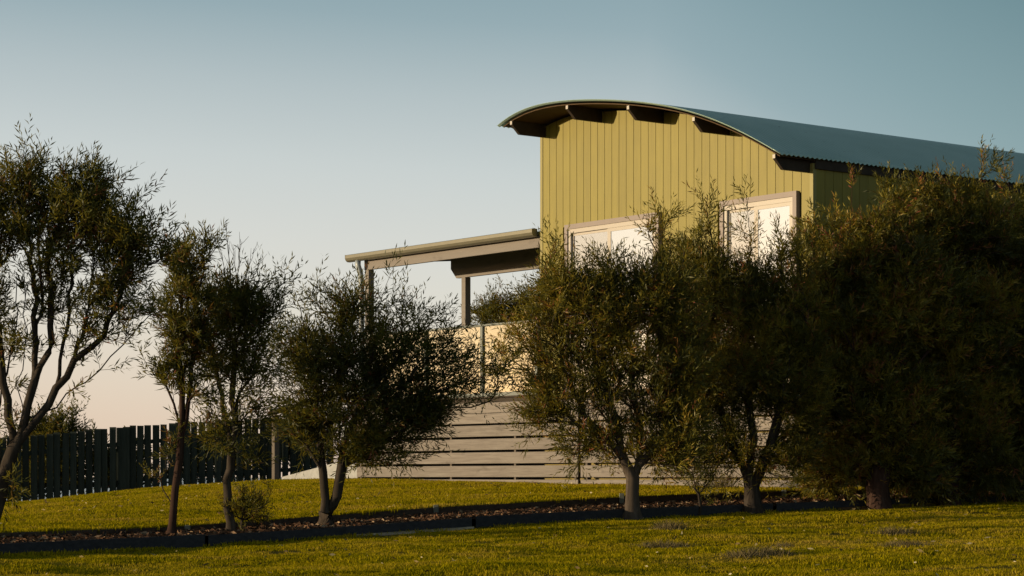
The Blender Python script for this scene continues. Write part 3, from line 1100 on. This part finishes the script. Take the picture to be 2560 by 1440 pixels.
def tree(name, label, cat, D, base_px, stems, env, n_tips, group=None, trunk_r=0.06, sprays=3, nper=11, L=0.092, Wd=0.0118, mat=None,
         bark=None, seed=1, spray_len=(0.16, 0.32), dead=0.08, top_warm=0.0, bare=None, upness=0.35, flare=1.5, bias=0.22, tip_r=0.0028, tone0=0.38, outer=0.4, wig=0.03):
    rng = np.random.default_rng(seed)
    bx_, by_ = (base_px[0] - 1280) / F * D, D
    bz = gz(bx_, by_) - 0.02
    base = np.array([bx_, by_, bz])
    st = []
    for s in stems:
        st.append([np.array([(p[0] - 1280) / F * (D + (p[2] if len(p) > 2 else 0)), D + (p[2] if len(p) > 2 else 0), (HORIZON - p[1]) / F * D]) for p in s])
    tips = env_tips(env, D, n_tips, rng, outer)
    pos, par, rad, dirs, ends = grow(base, st, tips, rng, bias, 0.11, trunk_r, tip_r, upness, wig)
    t = thing(name, label, cat, tuple(base), 0, group)
    m = branch_mesh(pos, par, rad, bark or M_BARK, flare)
    if bare:
        for (x0, y0, x1, y1, r_) in bare:
            a = np.array([(x0 - 1280) / F * D, D, (HORIZON - y0) / F * D])
            c = np.array([(x1 - 1280) / F * D, D + rng.uniform(-0.1, 0.1), (HORIZON - y1) / F * D])
            pts = [a + (c - a) * q_ + rng.normal(0, 0.006, 3) * (0 < q_ < 1) for q_ in np.linspace(0, 1, 7)]
            m.tube(pts, [r_ * (1 - 0.7 * q_) for q_ in np.linspace(0, 1, 7)], 4, False)
            for q_ in (0.45, 0.6, 0.75, 0.88):
                s0 = a + (c - a) * q_
                for _ in range(2):
                    dv = norm((c - a) + rng.normal(0, 0.35, 3) * np.linalg.norm(c - a)) * rng.uniform(0.05, 0.12)
                    m.tube([s0, s0 + dv * 0.5, s0 + dv + np.array([0, 0, 0.01])], [r_ * 0.5, r_ * 0.4, r_ * 0.25], 3, False)
    link('trunk', m.mesh('trunk', bark or M_BARK, tuple(base), True), t)
    E = np.array(ends)
    o = np.repeat(pos[E], sprays, 0)
    back = rng.uniform(0, 1, len(o))
    o = o - np.repeat(dirs[E], sprays, 0) * (back * 0.12)[:, None]
    dd = norm(np.repeat(dirs[E], sprays, 0) + rng.normal(0, 0.48, o.shape) + np.array([0, 0, 0.45]))
    ln = rng.uniform(spray_len[0], spray_len[1], len(o))
    # natural colour of each spray: clumps of older and younger growth, a few dead ones
    f = 2.3
    tn = tone0 + 0.20 * np.sin(o[:, 0] * f * 2 + seed) * np.sin(o[:, 2] * f * 2.3 + 1) + 0.14 * np.sin(o[:, 1] * 7 + o[:, 2] * 5) + rng.normal(0, 0.13, len(o))
    tn = np.where(rng.uniform(size=len(o)) < dead, rng.uniform(0.82, 1.0, len(o)), np.clip(tn, 0, 0.86))
    me = leaf_mesh(o - base, dd, ln, nper, L, Wd, tn, rng, mat or M_LEAF)
    c = link('crown', me, t)
    return t


TG = 'slender garden trees growing in the mulch bed'
tree('large_tree', 'largest multi-stemmed tree with open vase-shaped crown over the picket fence', 'tree', 18.6, (-28, 1350),
     [[(-15, 1290), (5, 1200), (35, 1120), (62, 1050), (84, 960), (90, 860), (84, 720), (80, 620)],
      [(35, 1120), (90, 1050), (140, 970), (185, 900), (215, 800), (236, 650)],
      [(62, 1050), (110, 1030), (165, 985), (250, 925), (310, 860), (372, 790), (392, 730)],
      [(5, 1200), (-10, 1090), (4, 960), (34, 850), (42, 680)],
      [(84, 960), (122, 880), (128, 780), (120, 640)],
      [(62, 1050), (40, 960), (62, 860), (62, 680)],
      [(140, 970), (150, 900), (168, 820), (178, 660)],
      [(-10, 1090), (-70, 980), (-120, 850)],
      [(35, 1120), (20, 1000), (0, 880), (-20, 720)],
      [(185, 900), (260, 840), (300, 740), (310, 640)],
      [(90, 860), (106, 780), (100, 650)]],
     [(170, 525, 170, 105, 1.5), (90, 500, 130, 85, 1.4), (300, 590, 105, 100, 1.5), (20, 545, 120, 110, 1.2), (-150, 620, 180, 220, 0.8), (150, 620, 200, 80, 1.0),
      (320, 730, 85, 85, 0.8), (220, 760, 130, 90, 0.55), (250, 860, 80, 60, 0.55), (100, 800, 110, 110, 0.35), (-10, 780, 90, 130, 0.45), (150, 690, 150, 60, 0.5), (180, 990, 70, 50, 0.25), (40, 900, 80, 90, 0.3), (20, 1190, 50, 60, 0.35), (30, 1080, 60, 50, 0.25), (300, 800, 110, 70, 0.6),
      (370, 620, 45, 60, 0.9), (70, 405, 40, 25, 0.4), (180, 405, 55, 25, 0.5), (270, 430, 35, 25, 0.3), (330, 495, 35, 35, 0.5), (20, 430, 40, 30, 0.5), (395, 760, 30, 60, 0.2)],
     1200, TG, 0.060, 3, 10, seed=3, dead=0.10, spray_len=(0.12, 0.26), tip_r=0.0022, bark=M_BARK, upness=0.5)

tree('thin_tree', 'thinnest upright tree, leaning slightly, right of the open-crowned one', 'tree', 19.8, (428, 1332),
     [[(434, 1270), (444, 1180), (452, 1100), (455, 1010), (450, 930), (458, 850), (470, 740)],
      [(452, 1100), (470, 1010), (478, 920), (486, 820)],
      [(452, 1100), (435, 1010), (410, 950)]],
     [(455, 900, 55, 70, 0.7), (475, 790, 60, 80, 1.1), (470, 700, 50, 50, 1.2), (475, 640, 45, 30, 1.2), (515, 615, 22, 16, 1.0), (400, 965, 35, 35, 0.3), (440, 1000, 40, 50, 0.2),
      (430, 830, 35, 70, 0.6), (500, 1020, 40, 60, 0.35), (420, 1080, 40, 40, 0.15)],
     300, TG, 0.034, 3, 11, seed=5, dead=0.14, bark=M_BARK_RED, spray_len=(0.10, 0.2))

tree('slim_tree', 'slim dark-crowned tree with bare wispy twigs on top', 'tree', 20.2, (578, 1330),
     [[(568, 1270), (566, 1200), (578, 1140), (565, 1050), (548, 960), (530, 860)],
      [(578, 1140), (590, 1040), (585, 930), (600, 800)],
      [(565, 1050), (600, 980), (640, 900)]],
     [(565, 860, 85, 110, 1.3), (610, 780, 70, 70, 1.4), (630, 900, 50, 100, 0.9), (545, 960, 70, 60, 0.6), (580, 1040, 70, 60, 0.35), (655, 720, 30, 45, 0.7), (555, 740, 50, 50, 0.9),
      (600, 1110, 60, 40, 0.18), (505, 930, 35, 70, 0.7), (600, 1060, 50, 60, 0.6), (540, 1120, 50, 50, 0.4), (620, 1120, 35, 35, 0.3), (665, 800, 30, 60, 0.6)],
     440, TG, 0.038, 3, 11, seed=8, dead=0.06, tone0=0.32,
     bare=[(585, 760, 566, 556, 0.006), (590, 730, 600, 596, 0.005), (600, 740, 636, 622, 0.005), (575, 750, 548, 620, 0.005), (595, 730, 580, 610, 0.004), (610, 740, 655, 640, 0.004)])

tree('twin_trunk_tree', 'broad bushy tree with twin trunks in front of the veranda posts', 'tree', 20.9, (818, 1312),
     [[(814, 1250), (808, 1180), (800, 1110), (790, 1020), (785, 920)],
      [(826, 1300), (842, 1240), (854, 1170), (868, 1090), (900, 1010), (920, 920)],
      [(854, 1170), (900, 1110), (965, 1060)],
      [(800, 1110), (840, 1030), (850, 920), (860, 800)],
      [(808, 1180), (770, 1120), (745, 1050)]],
     [(785, 825, 100, 85, 0.6), (880, 900, 125, 110, 1.2), (960, 990, 120, 80, 1.5), (860, 1060, 130, 85, 1.5), (775, 960, 95, 115, 1.2), (925, 800, 75, 70, 0.6),
      (985, 730, 12, 30, 0.25), (1010, 790, 60, 45, 0.45), (1075, 880, 60, 70, 0.45), (1030, 1050, 75, 45, 1.1), (735, 765, 40, 35, 0.45), (825, 745, 45, 30, 0.45),
      (715, 860, 35, 90, 0.5), (1000, 870, 60, 70, 0.7), (1085, 1010, 50, 40, 0.9), (1100, 790, 40, 25, 0.3), (775, 1085, 60, 50, 1.2), (985, 1115, 80, 45, 1.3), (1060, 1060, 70, 45, 1.2), (890, 1130, 80, 40, 1.2), (1150, 950, 50, 45, 0.35),
      (885, 775, 40, 40, 0.5), (1120, 890, 70, 60, 0.5), (1190, 925, 70, 50, 0.45), (1160, 800, 40, 25, 0.15), (1060, 830, 60, 50, 0.5), (730, 1020, 30, 50, 0.25), (1000, 740, 40, 35, 0.2),
      (900, 1150, 80, 30, 0.5), (1240, 900, 45, 45, 0.2), (1110, 960, 70, 50, 0.6)],
     1250, TG, 0.060, 3, 11, flare=1.8, seed=13, dead=0.07, tone0=0.30)

tree('round_tree', 'round-crowned tree with pale forked trunk standing before the left sliding door', 'tree', 22.7, (1580, 1275),
     [[(1580, 1240), (1582, 1195), (1560, 1150), (1520, 1100), (1460, 1040), (1420, 940)],
      [(1582, 1195), (1600, 1140), (1600, 1060), (1580, 950), (1570, 820)],
      [(1582, 1195), (1620, 1140), (1665, 1080), (1690, 980), (1680, 860)],
      [(1560, 1150), (1540, 1050), (1510, 950), (1500, 800)],
      [(1520, 1100), (1440, 1060), (1380, 990)]],
     [(1490, 790, 130, 110, 1.5), (1420, 740, 80, 80, 1.3), (1560, 740, 100, 65, 1.2), (1390, 890, 75, 70, 1.0), (1440, 1000, 115, 60, 1.2), (1600, 940, 110, 110, 0.9),
      (1325, 880, 45, 50, 0.25), (1668, 590, 24, 55, 0.9), (1490, 705, 60, 30, 0.4), (1650, 760, 80, 120, 1.5), (1375, 650, 18, 22, 0.5), (1345, 770, 30, 60, 0.4),
      (1560, 665, 60, 30, 0.35), (1350, 960, 50, 40, 0.7), (1600, 1080, 90, 50, 0.8), (1480, 1090, 60, 35, 0.35), (1400, 1060, 50, 30, 0.4), (1540, 880, 90, 80, 0.8), (1620, 590, 14, 20, 0.3),
      (1670, 1000, 60, 100, 1.0), (1265, 910, 50, 55, 0.4), (1295, 850, 40, 40, 0.4), (1330, 1000, 60, 50, 0.4), (1700, 900, 60, 200, 1.2), (1500, 1120, 90, 45, 0.6), (1690, 1115, 70, 65, 1.3), (1420, 1110, 50, 40, 0.5), (1350, 1060, 50, 45, 0.3), (1640, 1150, 50, 35, 0.4)],
     1650, TG, 0.070, 4, 11, seed=21, dead=0.09, bark=M_BARK_PALE, flare=1.9, tone0=0.40, mat=M_LEAF2)

tree('dense_tree', 'dense dark tree with V-shaped trunk before the right-hand sliding door', 'tree', 23.7, (1882, 1258),
     [[(1880, 1225), (1872, 1190), (1845, 1140), (1810, 1060), (1790, 940), (1780, 800)],
      [(1880, 1225), (1900, 1180), (1925, 1120), (1950, 1030), (1950, 900), (1930, 760)],
      [(1872, 1190), (1885, 1100), (1870, 980), (1860, 820)]],
     [(1850, 830, 150, 140, 1.9), (1780, 700, 90, 75, 1.4), (1920, 730, 90, 70, 1.3), (1740, 960, 80, 110, 1.3), (1960, 940, 80, 120, 1.1), (1765, 560, 22, 45, 0.5),
      (1860, 625, 30, 40, 0.5), (1985, 1080, 45, 70, 0.8), (1740, 1120, 70, 60, 1.1), (1860, 990, 120, 80, 1.6), (1715, 650, 40, 60, 0.8), (1950, 640, 40, 30, 0.35), (1860, 540, 12, 25, 0.3),
      (1800, 1080, 70, 50, 0.9), (1990, 640, 40, 50, 1.0), (1960, 1140, 60, 50, 1.0), (1830, 1140, 130, 50, 0.8), (2010, 1000, 50, 130, 1.2), (2020, 800, 40, 120, 1.0)],
     1900, TG, 0.084, 4, 12, seed=34, dead=0.07, mat=M_LEAF2, flare=1.8, tone0=0.37)

HG = 'hedge trees massed in front of the house side wall'
tree('hedge_tree', 'tall dark hedge tree with reddish trunk beside the plank skirt end', 'tree', 24.4, (2200, 1242),
     [[(2198, 1190), (2190, 1100), (2170, 980), (2150, 820), (2140, 680)], [(2198, 1190), (2230, 1080), (2250, 940), (2240, 760)], [(2190, 1100), (2120, 1000), (2080, 880)]],
     [(2130, 680, 100, 90, 1.6), (2230, 590, 80, 70, 1.4), (2130, 830, 120, 150, 1.8), (2250, 780, 130, 170, 2.0), (2180, 1000, 160, 120, 2.0), (2060, 700, 60, 130, 1.3), (2100, 560, 40, 40, 1.0),
      (2230, 510, 50, 30, 0.8), (2130, 475, 12, 28, 0.4), (2215, 470, 10, 22, 0.3), (2215, 1130, 150, 60, 1.6), (2060, 1050, 60, 120, 1.4), (2050, 610, 30, 40, 0.8), (2120, 1160, 110, 45, 1.2), (2280, 1160, 100, 45, 1.2), (2070, 1165, 50, 50, 1.6), (2090, 1205, 90, 26, 1.6, 0.35), (2300, 1205, 80, 26, 1.6, 0.35), (2200, 1180, 70, 40, 1.0, 0.5)],
     2100, HG, 0.13, 4, 15, seed=41, dead=0.12, mat=M_LEAF2, bark=M_BARK_RED, flare=1.15, tone0=0.40, L=0.09, Wd=0.014)
tree('hedge_tree', 'hedge tree with a tall tuft rising across the curved roof edge', 'tree', 25.0, (2375, 1238),
     [[(2375, 1180), (2370, 1060), (2360, 900), (2350, 720), (2360, 600)], [(2370, 1060), (2420, 920), (2440, 760)]],
     [(2330, 600, 100, 90, 1.5), (2430, 600, 100, 90, 1.5), (2370, 800, 150, 160, 2.0), (2370, 1000, 160, 130, 2.0), (2330, 520, 60, 40, 1.0), (2420, 520, 60, 40, 1.0), (2472, 450, 14, 35, 0.6), (2370, 1170, 150, 40, 1.5), (2330, 1205, 80, 26, 1.6, 0.3), (2450, 1205, 90, 26, 1.6, 0.3),
      (2300, 1120, 100, 60, 1.3), (2420, 1130, 110, 60, 1.3), (2300, 490, 25, 20, 0.3)],
     1900, HG, 0.12, 4, 15, seed=43, dead=0.12, mat=M_LEAF2, bark=M_BARK_RED, flare=1.15, tone0=0.38, L=0.09, Wd=0.014)
tree('hedge_tree', 'almost black hedge tree at the right edge below the roof', 'tree', 25.6, (2560, 1234),
     [[(2560, 1180), (2555, 1050), (2560, 880), (2560, 700)], [(2555, 1050), (2640, 900), (2660, 760)]],
     [(2540, 630, 90, 90, 1.5), (2640, 640, 110, 100, 1.3), (2570, 800, 150, 160, 2.0), (2570, 1010, 160, 130, 2.0), (2530, 520, 40, 35, 0.9), (2545, 465, 10, 25, 0.4), (2500, 1130, 80, 55, 1.2), (2560, 1170, 140, 45, 1.5), (2500, 1203, 80, 24, 1.6, 0.2), (2620, 1203, 80, 24, 1.4, 0.2),
      (2600, 1130, 120, 60, 1.2), (2590, 520, 40, 30, 0.8), (2720, 900, 120, 250, 1.0)],
     1700, HG, 0.12, 4, 14, seed=47, dead=0.08, mat=M_LEAF2, bark=M_BARK_RED, flare=1.15, tone0=0.34, L=0.09, Wd=0.014)

# small plants
tree('young_shrub', 'small leafy shrub at the foot of the slim dark-crowned tree', 'shrub', 20.3, (604, 1326),
     [[(605, 1300), (612, 1270)]], [(615, 1265, 50, 38, 1.0), (640, 1240, 40, 30, 0.5), (590, 1290, 35, 22, 0.7)], 90, None, 0.012, 3, 10, L=0.05, Wd=0.008, seed=51, tone0=0.55, dead=0.12,
     spray_len=(0.06, 0.12))
tree('sapling', 'tiny bare-stemmed sapling with a few pale leaves left of the thinnest tree', 'sapling', 19.9, (428, 1262),
     [[(424, 1250), (408, 1225), (400, 1198)]], [(395, 1190, 24, 18, 1.0), (380, 1180, 12, 12, 0.5)], 10, None, 0.006, 2, 6, L=0.05, Wd=0.010, seed=52, tone0=0.7, dead=0.1, spray_len=(0.05, 0.09), tip_r=0.002)
tree('sapling', 'knee-high sapling between the two trees with forked trunks', 'sapling', 23.3, (1747, 1262),
     [[(1747, 1235), (1745, 1205)]], [(1742, 1195, 34, 34, 1.0), (1760, 1180, 20, 20, 0.6)], 34, None, 0.014, 3, 9, L=0.06, Wd=0.010, seed=53, tone0=0.6, dead=0.1, spray_len=(0.07, 0.13))
tree('fence_shrub', 'dark shrub peeping over the top of the picket fence', 'shrub', 37.8, (128, 1235),
     [[(128, 1160), (128, 1110)]], [(130, 1082, 62, 24, 1.5), (160, 1070, 30, 16, 0.8), (90, 1095, 40, 30, 1.0), (130, 1130, 75, 45, 1.0)], 300, None, 0.03, 4, 10, L=0.09, Wd=0.02, seed=54, tone0=0.3)
tree('fence_scrub', 'low dark scrub behind the gaps of the picket fence', 'shrub', 38.4, (330, 1228),
     [[(330, 1190), (330, 1170)]], [(20, 1200, 90, 45, 1.0), (120, 1185, 80, 45, 1.0), (200, 1170, 90, 50, 1.0), (330, 1165, 90, 48, 1.0), (470, 1155, 90, 50, 1.0), (600, 1140, 90, 50, 1.0), (740, 1130, 80, 50, 1.0)], 850, None, 0.03, 4, 10, L=0.10, Wd=0.026, seed=55,
     tone0=0.3)
tree('deck_shrub', 'green shrub standing behind the glass balustrade against the house', 'shrub', 34.5, (1290, 1150),
     [[(1290, 1000), (1285, 860)]], [(1275, 790, 70, 26, 1.2), (1215, 790, 32, 22, 0.8), (1335, 775, 40, 36, 1.0), (1300, 850, 80, 60, 0.6)], 420, None, 0.04, 4, 11, L=0.09, Wd=0.013, seed=56, tone0=0.5)


# ------------------------------------------------------------------ grass
def mat_grass():
    m, nt, out = newmat('grass_blade')
    geo = nd(nt, 'ShaderNodeObjectInfo')
    mp = nd(nt, 'ShaderNodeMapping')
    mp.inputs['Scale'].default_value = (0.55, 1.7, 1.0)  # stretched noise: natural colour patches plus painted streaks of grazing light and shade
    nt.links.new(geo.outputs['Location'], mp.inputs[0])
    n1 = noise(nt, mp.outputs[0], 0.9, 5, 0.65)
    n2 = noise(nt, mp.outputs[0], 5.0, 3, 0.6)
    f = mth(nt, 'ADD', mth(nt, 'ADD', mth(nt, 'MULTIPLY', n1, 0.75), mth(nt, 'MULTIPLY', n2, 0.45)), mth(nt, 'MULTIPLY', geo.outputs['Random'], 0.16))
    c = ramp(nt, f, [(0.47, (0.070, 0.082, 0.003)), (0.56, (0.22, 0.205, 0.003)), (0.68, (0.37, 0.30, 0.006)), (0.88, (0.42, 0.30, 0.05))])
    d = nd(nt, 'ShaderNodeBsdfDiffuse')
    nt.links.new(c, d.inputs[0])
    t = nd(nt, 'ShaderNodeBsdfTranslucent')
    nt.links.new(c, t.inputs[0])
    mx = nd(nt, 'ShaderNodeMixShader')
    mx.inputs[0].default_value = 0.35
    nt.links.new(d.outputs[0], mx.inputs[1])
    nt.links.new(t.outputs[0], mx.inputs[2])
    nt.links.new(mx.outputs[0], out.inputs[0])
    return m


M_GRASS = mat_grass()
TUFTS = bpy.data.collections.new('grass_tufts')


def tuft_mesh(seed, n, h, spread, w, mat):
    rng = np.random.default_rng(seed)
    v, f = [], []
    for i in range(n):
        a = rng.uniform(0, 6.28)
        r = rng.uniform(0, spread)
        x, y = r * math.cos(a), r * math.sin(a)
        hh = h * rng.uniform(0.45, 1.15)
        ln = rng.uniform(0.1, 0.9) * hh
        b = rng.uniform(0, 6.28)
        s = rng.uniform(0, 3.14)
        dx, dy = math.cos(s) * w / 2, math.sin(s) * w / 2
        lx, ly = math.cos(b) * ln, math.sin(b) * ln
        k = len(v)
        v += [(x - dx, y - dy, -0.01), (x + dx, y + dy, -0.01), (x + lx * 0.35 + dx * 0.8, y + ly * 0.35 + dy * 0.8, hh * 0.6), (x + lx * 0.35 - dx * 0.8, y + ly * 0.35 - dy * 0.8, hh * 0.6),
              (x + lx, y + ly, hh)]
        f += [(k, k + 1, k + 2, k + 3), (k + 3, k + 2, k + 4)]
    me = bpy.data.meshes.new('grass_tuft')
    me.from_pydata(v, [], f)
    me.materials.append(mat)
    return me


for s in range(5):
    TUFTS.objects.link(bpy.data.objects.new('grass_tuft', tuft_mesh(100 + s, 13, (0.020, 0.023, 0.018, 0.028, 0.021)[s], 0.060, 0.006, M_GRASS)))


def scatter_points(name, pts, scales, coll, label):
    me = bpy.data.meshes.new(name)
    me.vertices.add(len(pts))
    me.vertices.foreach_set('co', pts.astype(np.float32).ravel())
    a = me.attributes.new('sc', 'FLOAT', 'POINT')
    a.data.foreach_set('value', scales.astype(np.float32))
    a = me.attributes.new('rt', 'FLOAT_VECTOR', 'POINT')
    rot = np.zeros((len(pts), 3), np.float32)
    rot[:, 2] = RNG.uniform(0, 6.28, len(pts))
    a.data.foreach_set('vector', rot.ravel())
    o = link(name, me)
    ng = bpy.data.node_groups.new(name + '_nodes', 'GeometryNodeTree')
    ng.interface.new_socket('Geometry', in_out='INPUT', socket_type='NodeSocketGeometry')
    ng.interface.new_socket('Geometry', in_out='OUTPUT', socket_type='NodeSocketGeometry')
    gi, go = ng.nodes.new('NodeGroupInput'), ng.nodes.new('NodeGroupOutput')
    ci = ng.nodes.new('GeometryNodeCollectionInfo')
    ci.inputs[0].default_value = coll
    ci.inputs[1].default_value = True
    ip = ng.nodes.new('GeometryNodeInstanceOnPoints')
    ip.inputs['Pick Instance'].default_value = True
    ns = ng.nodes.new('GeometryNodeInputNamedAttribute'); ns.data_type = 'FLOAT'; ns.inputs[0].default_value = 'sc'
    nr = ng.nodes.new('GeometryNodeInputNamedAttribute'); nr.data_type = 'FLOAT_VECTOR'; nr.inputs[0].default_value = 'rt'
    L_ = ng.links.new
    L_(gi.outputs[0], ip.inputs['Points'])
    L_(ci.outputs[0], ip.inputs['Instance'])
    L_(nr.outputs[0], ip.inputs['Rotation'])
    L_(ns.outputs[0], ip.inputs['Scale'])
    L_(ip.outputs[0], go.inputs[0])
    md = o.modifiers.new('scatter', 'NODES')
    md.node_group = ng
    o['kind'] = 'stuff'
    o['label'] = label
    return o


def lawn_points(n, y0, y1, zone):
    y = RNG.uniform(y0, y1, n)
    x = RNG.uniform(-1, 1, n) * (0.245 * y + 0.3)
    yf, yr, yb = np.interp(x, FX, FY), np.interp(x, RX, RY), np.interp(x, BX, BY)
    if zone == 'front':
        ok = y < yf - 0.01
        for (a, b_, w) in SOIL:
            ok &= ~((x > a) & (x < b_) & (y > yf - w * 0.8) & (RNG.uniform(size=n) < 0.93))
    else:
        ok = (y > yr + 0.02) & (y < yb - 0.02)
    x, y = x[ok], y[ok]
    p = np.stack([x, y, ground_z(x, y, False)], 1)
    return p


pf = lawn_points(82000, 11.5, 26.5, 'front')
thin = np.sin(pf[:, 0] * 1.9 + 2.0 * np.sin(pf[:, 1] * 1.7)) * np.sin(pf[:, 1] * 4.3 + 1.5 * np.sin(pf[:, 0] * 1.3)) + RNG.normal(0, 0.18, len(pf))
pf = pf[(thin < 0.62) | (RNG.uniform(size=len(pf)) < 0.18)]
patch = np.sin(pf[:, 0] * 2.1 + pf[:, 1] * 1.3) * np.sin(pf[:, 1] * 3.7 - pf[:, 0] * 0.7)
edge = 0.55 + 0.45 * smoothstep(0.0, 0.7, np.interp(pf[:, 0], FX, FY) - pf[:, 1])
scatter_points('lawn_grass', pf, edge * (1.0 + 0.45 * patch) * RNG.uniform(0.7, 1.35, len(pf)), TUFTS, 'short mown grass of the front lawn').pass_index = 1
pr = lawn_points(55000, 19, 37.5, 'rear')
scatter_points('lawn_grass', pr, RNG.uniform(0.8, 1.5, len(pr)), TUFTS, 'short grass of the rear lawn below the house')

# longer uncut grass against both edgings
n = 2600
x = RNG.uniform(-5, 6, n)
side = RNG.uniform(size=n) < 0.55
y = np.where(side, np.interp(x, FX, FY) - RNG.uniform(0.01, 0.10, n) ** 1.0, np.interp(x, RX, RY) + RNG.uniform(0.01, 0.12, n))
keep = (np.sin(x * 3.1) + np.sin(x * 7.7 + 1) + RNG.normal(0, 0.8, n)) > 0.2
x, y = x[keep], y[keep]
scatter_points('edge_grass', np.stack([x, y, ground_z(x, y, False)], 1), RNG.uniform(0.8, 2.0, len(x)), TUFTS, 'longer uncut grass against the timber edgings')

# dry grass clumps on the lawn
m_dry, nt, out = newmat('dry_grass')
b = pbr(nt, out, 0.95, 0, 0.05)
v = mapping(nt, 'Object', (1, 1, 1))
nt.links.new(ramp(nt, noise(nt, v, 12, 3), [(0.3, (0.06, 0.048, 0.022)), (0.55, (0.16, 0.13, 0.065)), (0.75, (0.28, 0.23, 0.13))]), b.inputs['Base Color'])


def clump(px, py, D, wpx, h, lab, seed, n=220, mat=None):
    x0, y0 = (px - 1280) / F * D, D
    rng = np.random.default_rng(seed)
    sx = wpx / F * D / 2
    v_, f_ = [], []
    for i in range(n):
        x, y = rng.normal(0, sx * 0.5), rng.normal(0, 0.10)
        z = gz(x0 + x, y0 + y) - gz(x0, y0)
        hh = 1.7 * h * rng.uniform(0.4, 1.2) * math.exp(-(x / sx) ** 2)
        a, s = rng.uniform(0, 6.28), rng.uniform(0, 3.14)
        ln = hh * rng.uniform(0.3, 1.6)
        dx, dy = math.cos(s) * 0.004, math.sin(s) * 0.004
        k = len(v_)
        v_ += [(x - dx, y - dy, z - 0.01), (x + dx, y + dy, z - 0.01), (x + math.cos(a) * ln, y + math.sin(a) * ln, z + hh)]
        f_ += [(k, k + 1, k + 2)]
    me = bpy.data.meshes.new('grass_clump')
    me.from_pydata(v_, [], f_)
    me.materials.append(mat or m_dry)
    o = link('grass_clump', me, None, (x0, y0, gz(x0, y0)))
    o['label'] = lab
    o['category'] = 'grass clump'
    o['group'] = 'dry grass clumps on the lawn'


def ground_D(px, py):
    """distance at which the ray of a photo pixel meets the front lawn"""
    best = 18.0
    for D in np.arange(12, 26, 0.05):
        x = (px - 1280) / F * D
        if ground_z(x, D) >= (HORIZON - py) / F * D:
            return float(D)
    return best


for (px, py, w, h, lab, n) in [(1675, 1330, 110, 0.07, 'tufted grass clump nearest the front edging', 260), (1665, 1372, 170, 0.04, 'long flat dead grass clump just below the tufted one', 260),
                            (1890, 1392, 230, 0.045, 'widest straw-coloured grass clump low on the lawn', 420), (2240, 1338, 150, 0.05, 'wispy grass clump below the brown soil strip', 240),
                            (2270, 1368, 180, 0.035, 'dark matted grass clump below the wispy one', 420), (1960, 1372, 70, 0.03, 'smallest grass clump right above the straw-coloured one', 200)]:
    clump(px, py, ground_D(px, py), w, h, lab, int(px), int(n * 2.2))
clump(1800, 1212, 25.9, 90, 0.16, 'tall pale grass clump at the foot of the plank skirt', 77, 260)

# bark chips and fallen leaves
def litter(name, label, pts, size, cols, seed):
    rng = np.random.default_rng(seed)
    n = len(pts)
    d = norm(rng.normal(size=(n, 3)) * np.array([1, 1, 0.35]))
    s = norm(np.cross(d, norm(rng.normal(size=(n, 3)))))
    L = size * rng.uniform(0.5, 1.5, n)[:, None]
    w = L * rng.uniform(0.2, 0.5, n)[:, None]
    co = np.stack([pts - d * L / 2, pts + s * w / 2, pts + d * L / 2, pts - s * w / 2], 1).reshape(-1, 3)
    m, nt, out = newmat(name + '_chips')
    at = nd(nt, 'ShaderNodeAttribute', attribute_name='tone')
    bb = pbr(nt, out, 0.9, 0, 0.1)
    nt.links.new(ramp(nt, at.outputs['Fac'], cols), bb.inputs['Base Color'])
    me = np_mesh(name, co, np.arange(n * 4).reshape(-1, 4), m)
    a = me.attributes.new('tone', 'FLOAT', 'FACE')
    a.data.foreach_set('value', rng.uniform(0, 1, n).astype(np.float32))
    o = link(name, me)
    o['kind'] = 'stuff'
    o['label'] = label


n = 14000
x = RNG.uniform(-5.2, 6.2, n)
t = RNG.uniform(0.04, 0.96, n)
y = np.interp(x, FX, FY) + 0.05 + (np.interp(x, RX, RY) - 0.06 - np.interp(x, FX, FY)) * t
litter('bark_chips', 'loose bark chips and dead leaves covering the mulch bed', np.stack([x, y, ground_z(x, y, False) + RNG.uniform(0.0, 0.025, n)], 1), 0.055,
       [(0.0, (0.03, 0.018, 0.012)), (0.5, (0.09, 0.050, 0.032)), (0.85, (0.18, 0.10, 0.06)), (1.0, (0.38, 0.29, 0.20))], 61)
lf = np.concatenate([pf[RNG.choice(len(pf), 420)], pr[RNG.choice(len(pr), 360)]])
lf[:, 2] += RNG.uniform(0.012, 0.035, len(lf))
litter('fallen_leaves', 'fallen pale leaves and twigs scattered over the lawn', lf, 0.045, [(0.0, (0.10, 0.06, 0.03)), (0.5, (0.25, 0.20, 0.09)), (1.0, (0.42, 0.38, 0.26))], 62)

# pale stone near the right edge
m = MB()
rng = np.random.default_rng(5)
pts = []
b0 = 0
N1, N2 = 5, 9
for a in range(1, N1):
    for c in range(N2):
        th, ph = math.pi * a / N1, 2 * math.pi * c / N2
        r = 1 + rng.uniform(-0.15, 0.15)
        m.v.append((0.09 * r * math.sin(th) * math.cos(ph), 0.06 * r * math.sin(th) * math.sin(ph), 0.02 + 0.022 * r * math.cos(th)))
m.v += [(0, 0, 0.044), (0, 0, -0.004)]
for a in range(N1 - 2):
    for c in range(N2):
        c2 = (c + 1) % N2
        m.f.append((a * N2 + c, (a + 1) * N2 + c, (a + 1) * N2 + c2, a * N2 + c2))
for c in range(N2):
    c2 = (c + 1) % N2
    m.f.append((len(m.v) - 2, c, c2))
    m.f.append((len(m.v) - 1, (N1 - 2) * N2 + c2, (N1 - 2) * N2 + c))
st_ = P(2507, 1219, 25.9)
so_ = link('pale_stone', m.mesh('pale_stone', mat_plain('stone', (0.5, 0.48, 0.44), 0.8), (0, 0, 0), True), None, (st_.x, 25.9, gz(st_.x, 25.9) + 0.01))
so_['label'] = 'small pale flat stone on dark ground under the black hedge tree'
so_['category'] = 'stone'
